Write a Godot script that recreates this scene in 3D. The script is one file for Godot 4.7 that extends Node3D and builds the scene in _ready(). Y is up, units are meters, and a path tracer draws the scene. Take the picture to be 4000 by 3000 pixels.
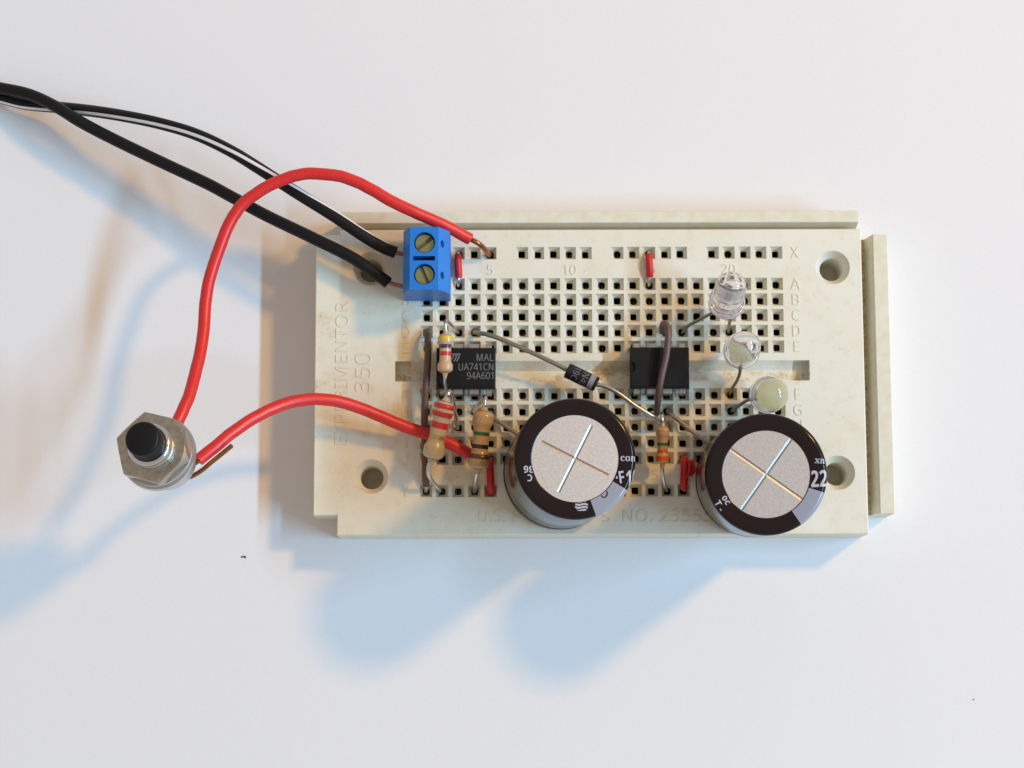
extends Node3D
# A solderless breadboard with a small timer circuit on a white table, seen from above.
# All builder numbers are millimetres in the scene's axes (x right, y up, z towards the viewer); MM turns them into metres.

const MM := 0.001
const TOP := 8.5                                   # height of the breadboard's upper face
const BOARD := Vector3(14.343, 0.0, -1.903)
const BOARD_TURN := 0.002656
var origin := Vector3.ZERO                         # base of the thing being built, mm
var M := {}


func _ready() -> void:
	seed(7)
	camera_and_light()
	materials()
	table()
	breadboard()
	terminal_block()
	power_wires()
	chips()
	jumpers()
	resistors()
	diode()
	capacitors()
	leds()
	button_and_red_wires()
	dust()


# ------------------------------------------------------------------ camera, room light

func camera_and_light() -> void:
	var cam := Camera3D.new()
	cam.name = "camera"
	cam.position = Vector3(0, 343.61, 47.88) * MM
	cam.rotation = Vector3(-PI / 2 + deg_to_rad(8.0955), 0, 0)
	cam.fov = 20.397
	cam.near = 0.01
	cam.far = 20.0
	add_child(cam)
	cam.current = true

	var e := Environment.new()
	e.background_mode = Environment.BG_COLOR
	e.background_color = Color(0.412, 0.366, 0.330).linear_to_srgb()   # the dim room all round
	e.tonemap_mode = Environment.TONE_MAPPER_LINEAR
	e.tonemap_exposure = 1.035
	e.sdfgi_enabled = true
	e.ssao_enabled = true
	e.ssil_enabled = true
	var we := WorldEnvironment.new()
	we.name = "room_air"
	we.environment = e
	add_child(we)

	# a warm bulb up to the right, behind the board
	var bulb := OmniLight3D.new()
	bulb.name = "warm_bulb"
	bulb.position = Vector3(0.62, 0.70, -0.395)
	bulb.light_color = Color(1.0, 0.53, 0.12).linear_to_srgb()
	bulb.light_energy = 0.455
	bulb.light_size = 0.05
	bulb.omni_range = 6.0
	bulb.omni_attenuation = 2.0
	bulb.shadow_enabled = true
	add_child(bulb)

	# a long cool fluorescent tube to the right of the board
	var tube := AreaLight3D.new()
	tube.name = "cool_tube"
	add_child(tube)
	tube.area_size = Vector2(1.15, 0.06)
	tube.light_color = Color(0.38, 0.69, 0.985).linear_to_srgb()
	tube.light_energy = 3.42
	tube.area_range = 6.0
	tube.shadow_enabled = true
	var at := Vector3(1.40, 1.24, 0.17)
	var back := at.normalized()                     # the panel shines along -z
	var along := (Vector3(0, 0, 1) - back * back.z).normalized()
	tube.transform = Transform3D(Basis(along, back.cross(along), back), at)


# ------------------------------------------------------------------ materials

func lin(r: float, g: float, b: float, a := 1.0) -> Color:
	var c := Color(r, g, b).linear_to_srgb()
	c.a = a
	return c


func mat(called: String, c: Color, rough := 0.5, metal := 0.0, coat := 0.0) -> StandardMaterial3D:
	var m := StandardMaterial3D.new()
	m.resource_name = called
	m.albedo_color = c
	m.roughness = rough
	m.metallic = metal
	if coat > 0.0:
		m.clearcoat_enabled = true
		m.clearcoat = coat
		m.clearcoat_roughness = 0.08
	M[called] = m
	return m


func noise(freq: float, octaves := 3, s := 1) -> FastNoiseLite:
	var n := FastNoiseLite.new()
	n.noise_type = FastNoiseLite.TYPE_SIMPLEX_SMOOTH
	n.frequency = freq
	n.fractal_octaves = octaves
	n.seed = s
	return n


func speckle(freq: float, lo: Color, hi: Color, s := 1, octaves := 3, as_normal := false, bump := 1.0) -> NoiseTexture2D:
	var t := NoiseTexture2D.new()
	t.width = 512
	t.height = 512
	t.seamless = true
	t.noise = noise(freq, octaves, s)
	if as_normal:
		t.as_normal_map = true
		t.bump_strength = bump
	else:
		var g := Gradient.new()
		g.set_color(0, lo)
		g.set_color(1, hi)
		t.color_ramp = g
	return t


func textured(m: StandardMaterial3D, t: Texture2D, per_metre: float) -> StandardMaterial3D:
	m.albedo_texture = t
	m.uv1_triplanar = true
	m.uv1_world_triplanar = true
	m.uv1_scale = Vector3.ONE * per_metre
	return m


func materials() -> void:
	var paper := mat("white_paper", lin(0.80, 0.795, 0.80), 0.62)
	textured(paper, speckle(0.22, Color(0.984, 0.983, 0.985), Color(1, 1, 1), 3, 4), 13.0)
	paper.metallic_specular = 0.3
	var ivory := mat("ivory_plastic", lin(0.785, 0.76, 0.64), 0.5)
	textured(ivory, speckle(0.02, Color(0.95, 0.935, 0.89), Color(1, 1, 1), 5, 4), 35.0)
	mat("ivory_lettering", lin(0.745, 0.705, 0.555), 0.5)
	mat("ivory_top", Color.WHITE, 0.48)
	M.ivory_top.albedo_texture = board_stains()
	M.ivory_top.heightmap_enabled = false
	mat("contact_dark", lin(0.012, 0.012, 0.013), 0.6)
	mat("contact_metal", lin(0.30, 0.28, 0.25), 0.35, 1.0)
	mat("blue_plastic", lin(0.008, 0.205, 0.67), 0.42)
	textured(M.blue_plastic, speckle(0.05, Color(0.90, 0.92, 0.95), Color(1, 1, 1), 8, 3), 60.0)
	mat("blue_shade", lin(0.004, 0.03, 0.12), 0.6)  # near-black copy of the housing blue, paints shade inside its recesses
	mat("zinc_screw", lin(0.52, 0.50, 0.24), 0.38, 0.9)
	textured(M.zinc_screw, speckle(0.03, Color(0.75, 0.78, 0.7), Color(1, 1, 1), 9, 3), 250.0)
	mat("screw_slot", lin(0.16, 0.15, 0.12), 0.5, 0.6)
	mat("black_cable", lin(0.011, 0.0105, 0.011), 0.42)
	mat("white_print", lin(0.72, 0.73, 0.75), 0.5)
	mat("copper", lin(0.62, 0.29, 0.13), 0.33, 1.0)
	textured(M.copper, speckle(0.04, Color(0.6, 0.55, 0.5), Color(1, 1, 1), 12, 3), 300.0)
	mat("copper_strand", lin(0.40, 0.18, 0.12), 0.45, 0.8)
	mat("red_cable", lin(0.75, 0.026, 0.024), 0.38)
	textured(M.red_cable, speckle(0.03, Color(0.90, 0.88, 0.88), Color(1, 1, 1), 14, 3), 90.0)
	mat("red_jumper", lin(0.56, 0.014, 0.014), 0.4)
	mat("brown_jumper", lin(0.17, 0.100, 0.078), 0.45)
	textured(M.brown_jumper, speckle(0.03, Color(0.72, 0.70, 0.70), Color(1, 1, 1), 15, 4), 160.0)
	mat("tinned", lin(0.62, 0.61, 0.60), 0.24, 1.0)
	mat("tinned_dull", lin(0.34, 0.31, 0.27), 0.42, 0.9)
	mat("pin_metal", lin(0.50, 0.48, 0.46), 0.35, 0.9)
	mat("chip_black", lin(0.0095, 0.0100, 0.0105), 0.50)
	M.chip_black.normal_enabled = true
	M.chip_black.normal_texture = speckle(0.25, Color.BLACK, Color.WHITE, 16, 3, true, 2.0)
	M.chip_black.normal_scale = 0.5
	M.chip_black.uv1_triplanar = true
	M.chip_black.uv1_world_triplanar = true
	M.chip_black.uv1_scale = Vector3.ONE * 120.0
	for dark: String in ["chip_black", "black_cable"]:
		M[dark].metallic_specular = 0.3
	mat("chip_print", lin(0.165, 0.165, 0.165), 0.6)
	mat("resistor_pale", lin(0.62, 0.49, 0.31), 0.34, 0.0, 0.4)
	mat("resistor_pink", lin(0.60, 0.395, 0.225), 0.34, 0.0, 0.3)
	mat("resistor_tan", lin(0.62, 0.38, 0.175), 0.34, 0.0, 0.35)
	textured(M.resistor_pale, speckle(0.02, Color(0.86, 0.86, 0.83), Color(1, 1, 1), 17, 3), 200.0)
	textured(M.resistor_tan, speckle(0.02, Color(0.84, 0.82, 0.80), Color(1, 1, 1), 18, 3), 200.0)
	mat("band_yellow", lin(0.72, 0.50, 0.012), 0.34, 0.0, 0.3)
	mat("band_violet", lin(0.085, 0.022, 0.10), 0.34, 0.0, 0.3)
	mat("band_red", lin(0.55, 0.026, 0.022), 0.34, 0.0, 0.3)
	mat("band_gold", lin(0.52, 0.36, 0.10), 0.32, 0.5, 0.5)
	mat("band_green", lin(0.018, 0.13, 0.040), 0.34, 0.0, 0.3)
	mat("band_black", lin(0.016, 0.015, 0.022), 0.34, 0.0, 0.3)
	mat("band_brown", lin(0.105, 0.036, 0.028), 0.34, 0.0, 0.3)
	mat("band_orange", lin(0.70, 0.11, 0.014), 0.34, 0.0, 0.3)
	mat("diode_black", lin(0.016, 0.016, 0.018), 0.42)
	mat("diode_band", lin(0.26, 0.265, 0.28), 0.45)
	mat("sleeve_brown", lin(0.0150, 0.0080, 0.0082), 0.14)
	M.sleeve_brown.metallic_specular = 0.36
	mat("sleeve_grey", lin(0.30, 0.315, 0.38), 0.18)
	mat("sleeve_print", lin(0.46, 0.47, 0.52), 0.3)
	mat("aluminium", lin(0.79, 0.745, 0.72), 0.44, 0.88)
	textured(M.aluminium, speckle(0.05, Color(0.90, 0.89, 0.88), Color(1, 1, 1), 20, 5), 70.0)
	M.aluminium.normal_enabled = true
	M.aluminium.normal_texture = speckle(0.12, Color.BLACK, Color.WHITE, 21, 4, true, 1.2)
	M.aluminium.normal_scale = 0.32
	mat("aluminium_score", lin(0.70, 0.67, 0.65), 0.45, 1.0)
	textured(M.aluminium_score, speckle(0.05, Color(0.62, 0.61, 0.6), Color(1, 1, 1), 44, 4), 160.0)
	mat("rubber", lin(0.02, 0.02, 0.02), 0.7)
	var glass := mat("clear_lens", Color(0.99, 0.98, 0.995, 0.10), 0.02)
	glass.refraction_enabled = true
	glass.refraction_scale = 0.05
	glass.transparency = BaseMaterial3D.TRANSPARENCY_ALPHA
	mat("phosphor", lin(0.84, 0.86, 0.42), 0.7)
	mat("phosphor_dull", lin(0.60, 0.64, 0.40), 0.7)
	mat("chrome", lin(0.72, 0.72, 0.74), 0.16, 1.0)
	mat("nickel_nut", lin(0.60, 0.565, 0.49), 0.34, 0.95)
	textured(M.nickel_nut, speckle(0.02, Color(0.80, 0.78, 0.74), Color(1, 1, 1), 23, 3), 90.0)
	mat("plated_body", lin(0.62, 0.61, 0.60), 0.3, 0.9)
	mat("black_cap", lin(0.009, 0.009, 0.010), 0.40)
	M.black_cap.metallic_specular = 0.32
	M.diode_black.metallic_specular = 0.35
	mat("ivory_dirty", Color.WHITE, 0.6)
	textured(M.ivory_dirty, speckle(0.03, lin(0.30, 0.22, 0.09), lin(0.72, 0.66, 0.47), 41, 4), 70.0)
	mat("crumb_dark", lin(0.05, 0.045, 0.04), 0.8)


func board_stains() -> ImageTexture:
	# 10 pixels per millimetre, 100 x 64 mm, centred on the board
	var im := Image.create(1000, 640, false, Image.FORMAT_RGB8)
	var broad := noise(0.006, 3, 31)
	var mid := noise(0.03, 4, 32)
	var fine := noise(0.16, 3, 33)
	# blots: x, z, half-width x, half-width z (mm), strength, brownness
	var blots := [
		Vector3(-31.5, 0.9, 1.6), Vector3(-4.5, 1.0, 3.2), Vector3(3.5, -0.2, 2.6), Vector3(21.0, 1.1, 5.0), Vector3(30.5, 0.9, 3.0), Vector3(-31.3, 6.6, 1.2), Vector3(-36.9, 2.7, 1.0),
		Vector3(-22.0, 15.4, 6.0), Vector3(-28.5, 9.0, 3.0), Vector3(-43.8, -8.0, 2.2), Vector3(-44.5, 2.0, 1.8), Vector3(0, 7.0, 9.0), Vector3(-24.0, 17.2, 1.4), Vector3(-33, 8, 5.0), Vector3(-30, -4, 5)]
	for y in 640:
		for x in 1000:
			var bx := (x - 500) * 0.1
			var bz := (y - 320) * 0.1
			var b := broad.get_noise_2d(x, y)
			var m := mid.get_noise_2d(x, y)
			var f := fine.get_noise_2d(x, y)
			var dirt := clampf((m - 0.25) * 0.2, 0.0, 0.06) + clampf((f - 0.30) * 0.7, 0.0, 0.25) * clampf(0.6 + b + m, 0.0, 1.0)
			var yellow := clampf(0.20 + 0.6 * b + 0.2 * m - bx * 0.004, 0.0, 0.85)
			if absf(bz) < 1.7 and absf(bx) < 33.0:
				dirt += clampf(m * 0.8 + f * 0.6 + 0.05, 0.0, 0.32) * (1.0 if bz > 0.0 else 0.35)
			for q: Vector3 in blots:
				var d := Vector2(bx - q.x, (bz - q.y) * (2.4 if absf(q.y) < 1.5 else 1.0)).length() / q.z
				if d < 1.6:
					var k := clampf(1.0 - d + m * 0.7, 0.0, 1.0)
					yellow += k * 0.7
					dirt += k * (0.22 if q.z < 4.0 else 0.05) * clampf(0.7 + f * 2.0, 0.0, 1.5)
			yellow = clampf(yellow, 0.0, 1.3)
			dirt = clampf(dirt, 0.0, 0.75)
			var c := Vector3(0.79, 0.77, 0.66).lerp(Vector3(0.75, 0.675, 0.47), clampf(yellow, 0, 1) * 0.8).lerp(Vector3(0.34, 0.22, 0.08), dirt)
			c *= 1.0 + 0.03 * f
			im.set_pixel(x, y, Color(c.x, c.y, c.z).linear_to_srgb())
	return ImageTexture.create_from_image(im)


# ------------------------------------------------------------------ mesh building

class Shape:
	var v := PackedVector3Array()
	var n := PackedVector3Array()
	var uv := PackedVector2Array()

	func tri3(a: Vector3, b: Vector3, c: Vector3, na: Vector3, nb: Vector3, nc: Vector3) -> void:   # counter-clockwise from outside
		v.append_array([a, c, b])
		n.append_array([na, nc, nb])
		for p: Vector3 in [a, c, b]:
			uv.append(Vector2((p.x + 50.0) / 100.0, (p.z + 32.0) / 64.0))

	func tri(a: Vector3, b: Vector3, c: Vector3) -> void:
		var q := (b - a).cross(c - a)
		if q.length_squared() < 1e-14:
			return
		q = q.normalized()
		tri3(a, b, c, q, q, q)

	func quad(a: Vector3, b: Vector3, c: Vector3, d: Vector3) -> void:
		tri(a, b, c)
		tri(a, c, d)

	func quad4(a: Vector3, b: Vector3, c: Vector3, d: Vector3, na: Vector3, nb: Vector3, nc: Vector3, nd: Vector3) -> void:
		if (b - a).cross(c - a).length_squared() > 1e-14:
			tri3(a, b, c, na, nb, nc)
		if (c - a).cross(d - a).length_squared() > 1e-14:
			tri3(a, c, d, na, nc, nd)

	# profile of (radius, height) from the bottom to the top round the y axis of xf
	func lathe(prof: Array, xf: Transform3D, seg := 32, crease := 0.75, from := 0.0, to := TAU) -> void:
		var count := prof.size()
		var sn := []
		for i in count - 1:
			var d: Vector2 = prof[i + 1] - prof[i]
			sn.append(Vector2(d.y, -d.x).normalized())
		for i in count - 1:
			var n0: Vector2 = sn[i]
			var n1: Vector2 = sn[i]
			if i > 0 and n0.dot(sn[i - 1]) > crease:
				n0 = (n0 + sn[i - 1]).normalized()
			if i < count - 2 and n1.dot(sn[i + 1]) > crease:
				n1 = (n1 + sn[i + 1]).normalized()
			var p: Vector2 = prof[i]
			var q: Vector2 = prof[i + 1]
			for k in seg:
				var s0 := Vector3(cos(lerpf(from, to, float(k) / seg)), 0, sin(lerpf(from, to, float(k) / seg)))
				var s1 := Vector3(cos(lerpf(from, to, float(k + 1) / seg)), 0, sin(lerpf(from, to, float(k + 1) / seg)))
				var b := xf.basis
				quad4(xf * (s1 * p.x + Vector3.UP * p.y), xf * (s0 * p.x + Vector3.UP * p.y), xf * (s0 * q.x + Vector3.UP * q.y), xf * (s1 * q.x + Vector3.UP * q.y),
					b * (s1 * n0.x + Vector3.UP * n0.y), b * (s0 * n0.x + Vector3.UP * n0.y), b * (s0 * n1.x + Vector3.UP * n1.y), b * (s1 * n1.x + Vector3.UP * n1.y))

	# a convex outline (x, z) raised from y0 to y1 with small chamfers
	func prism(poly: PackedVector2Array, y0: float, y1: float, bevel: float, xf := Transform3D()) -> void:
		var c := poly.size()
		var area := 0.0
		for i in c:
			area += poly[i].cross(poly[(i + 1) % c])
		if area > 0.0:
			poly.reverse()
		var inset := PackedVector2Array()
		for i in c:
			var a := (poly[i] - poly[(i + c - 1) % c]).normalized()
			var b := (poly[(i + 1) % c] - poly[i]).normalized()
			var na := Vector2(a.y, -a.x)
			var nb := Vector2(b.y, -b.x)
			var m := (na + nb)
			inset.append(poly[i] - m * bevel / maxf(0.3, 1.0 + na.dot(nb)) * -1.0)
		var check := 0.0
		for i in c:
			check += inset[i].cross(inset[(i + 1) % c])
		if absf(check) > absf(area):
			for i in c:
				inset[i] = poly[i] * 2.0 - inset[i]
		var rings := [[inset, y0], [poly, y0 + bevel], [poly, y1 - bevel], [inset, y1]]
		for r in 3:
			for i in c:
				var j := (i + 1) % c
				var lo: PackedVector2Array = rings[r][0]
				var hi: PackedVector2Array = rings[r + 1][0]
				var ly: float = rings[r][1]
				var hy: float = rings[r + 1][1]
				quad(xf * Vector3(lo[i].x, ly, lo[i].y), xf * Vector3(lo[j].x, ly, lo[j].y), xf * Vector3(hi[j].x, hy, hi[j].y), xf * Vector3(hi[i].x, hy, hi[i].y))
		for i in range(1, c - 1):
			tri(xf * Vector3(inset[0].x, y1, inset[0].y), xf * Vector3(inset[i].x, y1, inset[i].y), xf * Vector3(inset[i + 1].x, y1, inset[i + 1].y))
			tri(xf * Vector3(inset[0].x, y0, inset[0].y), xf * Vector3(inset[i + 1].x, y0, inset[i + 1].y), xf * Vector3(inset[i].x, y0, inset[i].y))

	func box(lo: Vector3, hi: Vector3, bevel := 0.08, xf := Transform3D()) -> void:
		prism(PackedVector2Array([Vector2(lo.x, lo.z), Vector2(hi.x, lo.z), Vector2(hi.x, hi.z), Vector2(lo.x, hi.z)]), lo.y, hi.y, bevel, xf)

	# a rectangle x0..x1, y0..y1 in the plane o + ex*x + ey*y (outside = ex cross ey) with a round hole; the rings below are [radius, depth]
	func holed(o: Vector3, ex: Vector3, ey: Vector3, r: Rect2, c: Vector2, rings: Array, seg := 32, floored := true) -> void:
		var nn := ex.cross(ey).normalized()
		var at := []
		for k in seg:
			at.append(TAU * k / seg)
		for p: Vector2 in [r.position, r.end, Vector2(r.position.x, r.end.y), Vector2(r.end.x, r.position.y)]:
			at.append(fposmod((p - c).angle(), TAU))
		at.sort()
		var put := func(q: Vector2, depth: float) -> Vector3: return o + ex * q.x + ey * q.y - nn * depth
		for k in at.size():
			var a: float = at[k]
			var b: float = at[(k + 1) % at.size()]
			var da := Vector2(cos(a), sin(a))
			var db := Vector2(cos(b), sin(b))
			var edge := func(d: Vector2) -> Vector2:
				var tx := INF if absf(d.x) < 1e-6 else ((r.end.x if d.x > 0 else r.position.x) - c.x) / d.x
				var ty := INF if absf(d.y) < 1e-6 else ((r.end.y if d.y > 0 else r.position.y) - c.y) / d.y
				return c + d * minf(tx, ty)
			var r0: float = rings[0][0]
			quad(put.call(c + da * r0, 0.0), put.call(edge.call(da), 0.0), put.call(edge.call(db), 0.0), put.call(c + db * r0, 0.0))
			for i in rings.size() - 1:
				var ra: float = rings[i][0]
				var rb: float = rings[i + 1][0]
				quad(put.call(c + da * rb, rings[i + 1][1]), put.call(c + da * ra, rings[i][1]), put.call(c + db * ra, rings[i][1]), put.call(c + db * rb, rings[i + 1][1]))
			if floored:
				var last: Array = rings[-1]
				tri(put.call(c, last[1]), put.call(c + da * last[0], last[1]), put.call(c + db * last[0], last[1]))

	# a round bar along a smooth path
	func tube(pts: Array, thick: float, seg := 14, fine := 6, uneven := 0.0) -> void:
		var line := smooth(pts, fine)
		var radius := thick
		var wobble := FastNoiseLite.new()
		wobble.frequency = 0.11
		wobble.seed = int(absf(line[0].x) * 10.0)
		if uneven > 0.0:                              # small kinks of real insulation
			for i in range(1, line.size() - 1):
				var q := line[i] * 3.0
				line[i] += Vector3(wobble.get_noise_3d(q.x, q.y, q.z), 0.0, wobble.get_noise_3d(q.x + 90.0, q.y, q.z)) * uneven
		var t0 := (line[1] - line[0]).normalized()
		var up := t0.cross(Vector3.RIGHT if absf(t0.x) < 0.8 else Vector3.UP).normalized()
		var rings := []
		for i in line.size():
			var t := (line[mini(i + 1, line.size() - 1)] - line[maxi(i - 1, 0)]).normalized()
			up = (up - t * up.dot(t)).normalized()
			var side := t.cross(up)
			var ring := []
			for k in seg:
				var a := TAU * k / seg
				ring.append(up * cos(a) + side * sin(a))
			rings.append(ring)
		for i in line.size() - 1:
			for k in seg:
				var j := (k + 1) % seg
				var a: Vector3 = rings[i][k]
				var b: Vector3 = rings[i][j]
				var c: Vector3 = rings[i + 1][j]
				var d: Vector3 = rings[i + 1][k]
				quad4(line[i] + a * radius, line[i] + b * radius, line[i + 1] + c * radius, line[i + 1] + d * radius, a, b, c, d)
		for e in 2:
			var i: int = 0 if e == 0 else line.size() - 1
			var t: Vector3 = ((line[0] - line[1]) if e == 0 else (line[-1] - line[-2])).normalized()
			for k in seg:
				var a: Vector3 = rings[i][k] * radius
				var b: Vector3 = rings[i][(k + 1) % seg] * radius
				var cap := radius * 0.12
				var p := line[i] + a
				var q := line[i] + b
				var p2 := line[i] + a * 0.88 + t * cap
				var q2 := line[i] + b * 0.88 + t * cap
				if e == 0:
					quad(q, p, p2, q2)
					tri(q2, p2, line[i] + t * cap)
				else:
					quad(p, q, q2, p2)
					tri(p2, q2, line[i] + t * cap)

	static func smooth(pts: Array, fine: int) -> PackedVector3Array:
		var line := PackedVector3Array()
		var c := pts.size()
		for i in c - 1:
			var p0: Vector3 = pts[maxi(i - 1, 0)]
			var p1: Vector3 = pts[i]
			var p2: Vector3 = pts[i + 1]
			var p3: Vector3 = pts[mini(i + 2, c - 1)]
			var d1 := p1.distance_to(p2)
			var m1 := (p2 - p0) / maxf(p0.distance_to(p1) + d1, 1e-6) * d1
			var m2 := (p3 - p1) / maxf(d1 + p2.distance_to(p3), 1e-6) * d1
			for k in fine:
				var t := float(k) / fine
				var t2 := t * t
				var t3 := t2 * t
				line.append(p1 * (2 * t3 - 3 * t2 + 1) + m1 * (t3 - 2 * t2 + t) + p2 * (3 * t2 - 2 * t3) + m2 * (t3 - t2))
		line.append(pts[-1])
		return line

	# a narrow strip on the outside of a tube: the angle from straight up, towards the viewer's side, changes along it
	func strip(pts: Array, radius: float, angles: Array, half: float, fine := 6) -> void:
		var line := smooth(pts, fine)
		var rows := []
		for i in line.size():
			var t := (line[mini(i + 1, line.size() - 1)] - line[maxi(i - 1, 0)]).normalized()
			var up := (Vector3.UP - t * t.y).normalized()
			var side := t.cross(up)
			var where := float(i) / (line.size() - 1) * (angles.size() - 1)
			var f := int(where)
			var mid := lerpf(angles[f], angles[mini(f + 1, angles.size() - 1)], where - f)
			var row := []
			for k in 5:
				var a := mid + half * (k / 2.0 - 1.0)
				row.append([line[i], up * cos(a) + side * sin(a)])
			rows.append(row)
		for i in rows.size() - 1:
			for k in 4:
				var a: Vector3 = rows[i][k][1]
				var b: Vector3 = rows[i][k + 1][1]
				var c: Vector3 = rows[i + 1][k + 1][1]
				var d: Vector3 = rows[i + 1][k][1]
				quad4(line[i] + a * radius, line[i] + b * radius, line[i + 1] + c * radius, line[i + 1] + d * radius, a, b, c, d)

	func mesh(origin: Vector3, m: Material) -> ArrayMesh:
		var vv := PackedVector3Array()
		vv.resize(v.size())
		for i in v.size():
			vv[i] = (v[i] - origin) * 0.001
		var a := []
		a.resize(Mesh.ARRAY_MAX)
		a[Mesh.ARRAY_VERTEX] = vv
		a[Mesh.ARRAY_NORMAL] = n
		a[Mesh.ARRAY_TEX_UV] = uv
		var out := ArrayMesh.new()
		out.add_surface_from_arrays(Mesh.PRIMITIVE_TRIANGLES, a)
		out.surface_set_material(0, m)
		return out


# ------------------------------------------------------------------ things and parts

var taken := {}


func numbered(called: String) -> String:
	taken[called] = taken.get(called, -1) + 1
	return called if taken[called] == 0 else "%s_%03d" % [called, taken[called]]


func thing(called: String, label: String, category: String, at: Vector3, group := "") -> Node3D:
	var o := Node3D.new()
	o.name = numbered(called)
	add_child(o, true)
	o.position = at * MM
	o.set_meta("label", label)
	o.set_meta("category", category)
	if group:
		o.set_meta("group", group)
	origin = at
	return o


func part(called: String, s: Shape, m: Material, parent: Node3D) -> MeshInstance3D:
	var o := MeshInstance3D.new()
	var again := 0
	var full := called
	while parent.has_node(NodePath(full)):
		again += 1
		full = "%s_%03d" % [called, again]
	o.name = full
	o.mesh = s.mesh(origin, m)
	parent.add_child(o, true)
	return o


func along(p: Vector3, up: Vector3, spin := 0.0) -> Transform3D:      # a frame at p whose y axis is up
	up = up.normalized()
	var x := Vector3.RIGHT
	if absf(up.x) > 0.95:
		x = Vector3.FORWARD
	x = (x - up * x.dot(up)).normalized()
	var b := Basis(x, up, x.cross(up))
	return Transform3D(b.rotated(up, spin), p)


func hole(col: float, row: float, h: float) -> Vector3:               # a contact of the breadboard; rows A..J are 0..4 and 7..11, X is -2, Y is 13
	var x := (col - 12.0) * 2.54
	var z := (row - 5.5) * 2.54
	var c := cos(BOARD_TURN)
	var s := sin(BOARD_TURN)
	return Vector3(c * x + s * z + BOARD.x, h, -s * x + c * z + BOARD.z)


func glyphs(text: String, height: float, weight := 400, serif := false) -> PackedVector2Array:   # triangles, centred, y up
	var out := PackedVector2Array()
	for t in lettering(text, height, 0.0, weight, serif):
		out.append(t)
	return out


func text_arrays(text: String, depth: float, weight: int, serif: bool) -> Array:
	var f := SystemFont.new()
	f.font_names = PackedStringArray(["Droid Serif" if serif else "Droid Sans"])
	f.font_weight = weight
	var tm := TextMesh.new()
	tm.font = f
	tm.text = text
	tm.font_size = 64
	tm.pixel_size = 1.0
	tm.depth = depth
	tm.curve_step = 2.0
	return tm.get_mesh_arrays()


func lettering(text: String, height: float, _depth: float, weight: int, serif: bool) -> PackedVector2Array:
	var a := text_arrays(text, 0.0, weight, serif)
	var cap := cap_height(weight, serif)
	var vs: PackedVector3Array = a[Mesh.ARRAY_VERTEX]
	var ns: PackedVector3Array = a[Mesh.ARRAY_NORMAL]
	var ix: PackedInt32Array = a[Mesh.ARRAY_INDEX] if a[Mesh.ARRAY_INDEX] != null else PackedInt32Array(range(vs.size()))
	var lo := Vector2(INF, INF)
	var hi := -lo
	var pts := PackedVector2Array()
	for i in range(0, ix.size(), 3):
		if ns[ix[i]].z < 0.5:
			continue
		var q := [vs[ix[i]], vs[ix[i + 1]], vs[ix[i + 2]]]
		if (Vector2(q[1].x, q[1].y) - Vector2(q[0].x, q[0].y)).cross(Vector2(q[2].x, q[2].y) - Vector2(q[0].x, q[0].y)) < 0.0:
			q.reverse()
		for p: Vector3 in q:
			pts.append(Vector2(p.x, p.y))
			lo = lo.min(Vector2(p.x, p.y))
			hi = hi.max(Vector2(p.x, p.y))
	var mid := (lo + hi) / 2.0
	for i in pts.size():
		pts[i] = (pts[i] - mid) * height / cap
	return pts


var caps := {}


func cap_height(weight: int, serif: bool) -> float:
	var key := "%d%s" % [weight, serif]
	if not caps.has(key):
		var vs: PackedVector3Array = text_arrays("H", 0.0, weight, serif)[Mesh.ARRAY_VERTEX]
		var lo := INF
		var hi := -INF
		for p in vs:
			lo = minf(lo, p.y)
			hi = maxf(hi, p.y)
		caps[key] = hi - lo
	return caps[key]


func print_on(s: Shape, tris: PackedVector2Array, put: Callable, finest := 0.6) -> void:    # lays flat lettering on a surface
	var todo := []
	for i in range(0, tris.size(), 3):
		todo.append([tris[i], tris[i + 1], tris[i + 2]])
	while todo:
		var t: Array = todo.pop_back()
		var a: Vector2 = t[0]
		var b: Vector2 = t[1]
		var c: Vector2 = t[2]
		if maxf(a.distance_to(b), maxf(b.distance_to(c), c.distance_to(a))) > finest:
			if a.distance_to(b) >= b.distance_to(c) and a.distance_to(b) >= c.distance_to(a):
				var m := (a + b) / 2
				todo.append([a, m, c])
				todo.append([m, b, c])
			elif b.distance_to(c) >= c.distance_to(a):
				var m := (b + c) / 2
				todo.append([a, b, m])
				todo.append([a, m, c])
			else:
				var m := (c + a) / 2
				todo.append([a, b, m])
				todo.append([m, b, c])
			continue
		var pa: Variant = put.call(a)
		var pb: Variant = put.call(b)
		var pc: Variant = put.call(c)
		if pa == null or pb == null or pc == null:
			continue
		s.tri(pa, pb, pc)


func raised_text(s: Shape, text: String, at: Vector3, height: float, turn: float, proud: float, stretch := 1.0) -> void:   # moulded letters lying on a horizontal face
	var tris := glyphs(text, height)
	var b := Basis(Vector3.UP, turn)
	var edges := {}
	var put := func(p: Vector2, y: float) -> Vector3: return at + b * Vector3(p.x * stretch, y, -p.y)
	for i in range(0, tris.size(), 3):
		s.tri(put.call(tris[i], proud), put.call(tris[i + 1], proud), put.call(tris[i + 2], proud))
		for k in 3:
			var p := tris[i + k]
			var q := tris[i + (k + 1) % 3]
			var key := [p.snapped(Vector2.ONE * 1e-4), q.snapped(Vector2.ONE * 1e-4)]
			var back := [key[1], key[0]]
			if edges.has(back):
				edges.erase(back)
			else:
				edges[key] = [p, q]
	for e: Array in edges.values():
		s.quad(put.call(e[0], -0.1), put.call(e[1], -0.1), put.call(e[1], proud), put.call(e[0], proud))


# ------------------------------------------------------------------ the table

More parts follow.
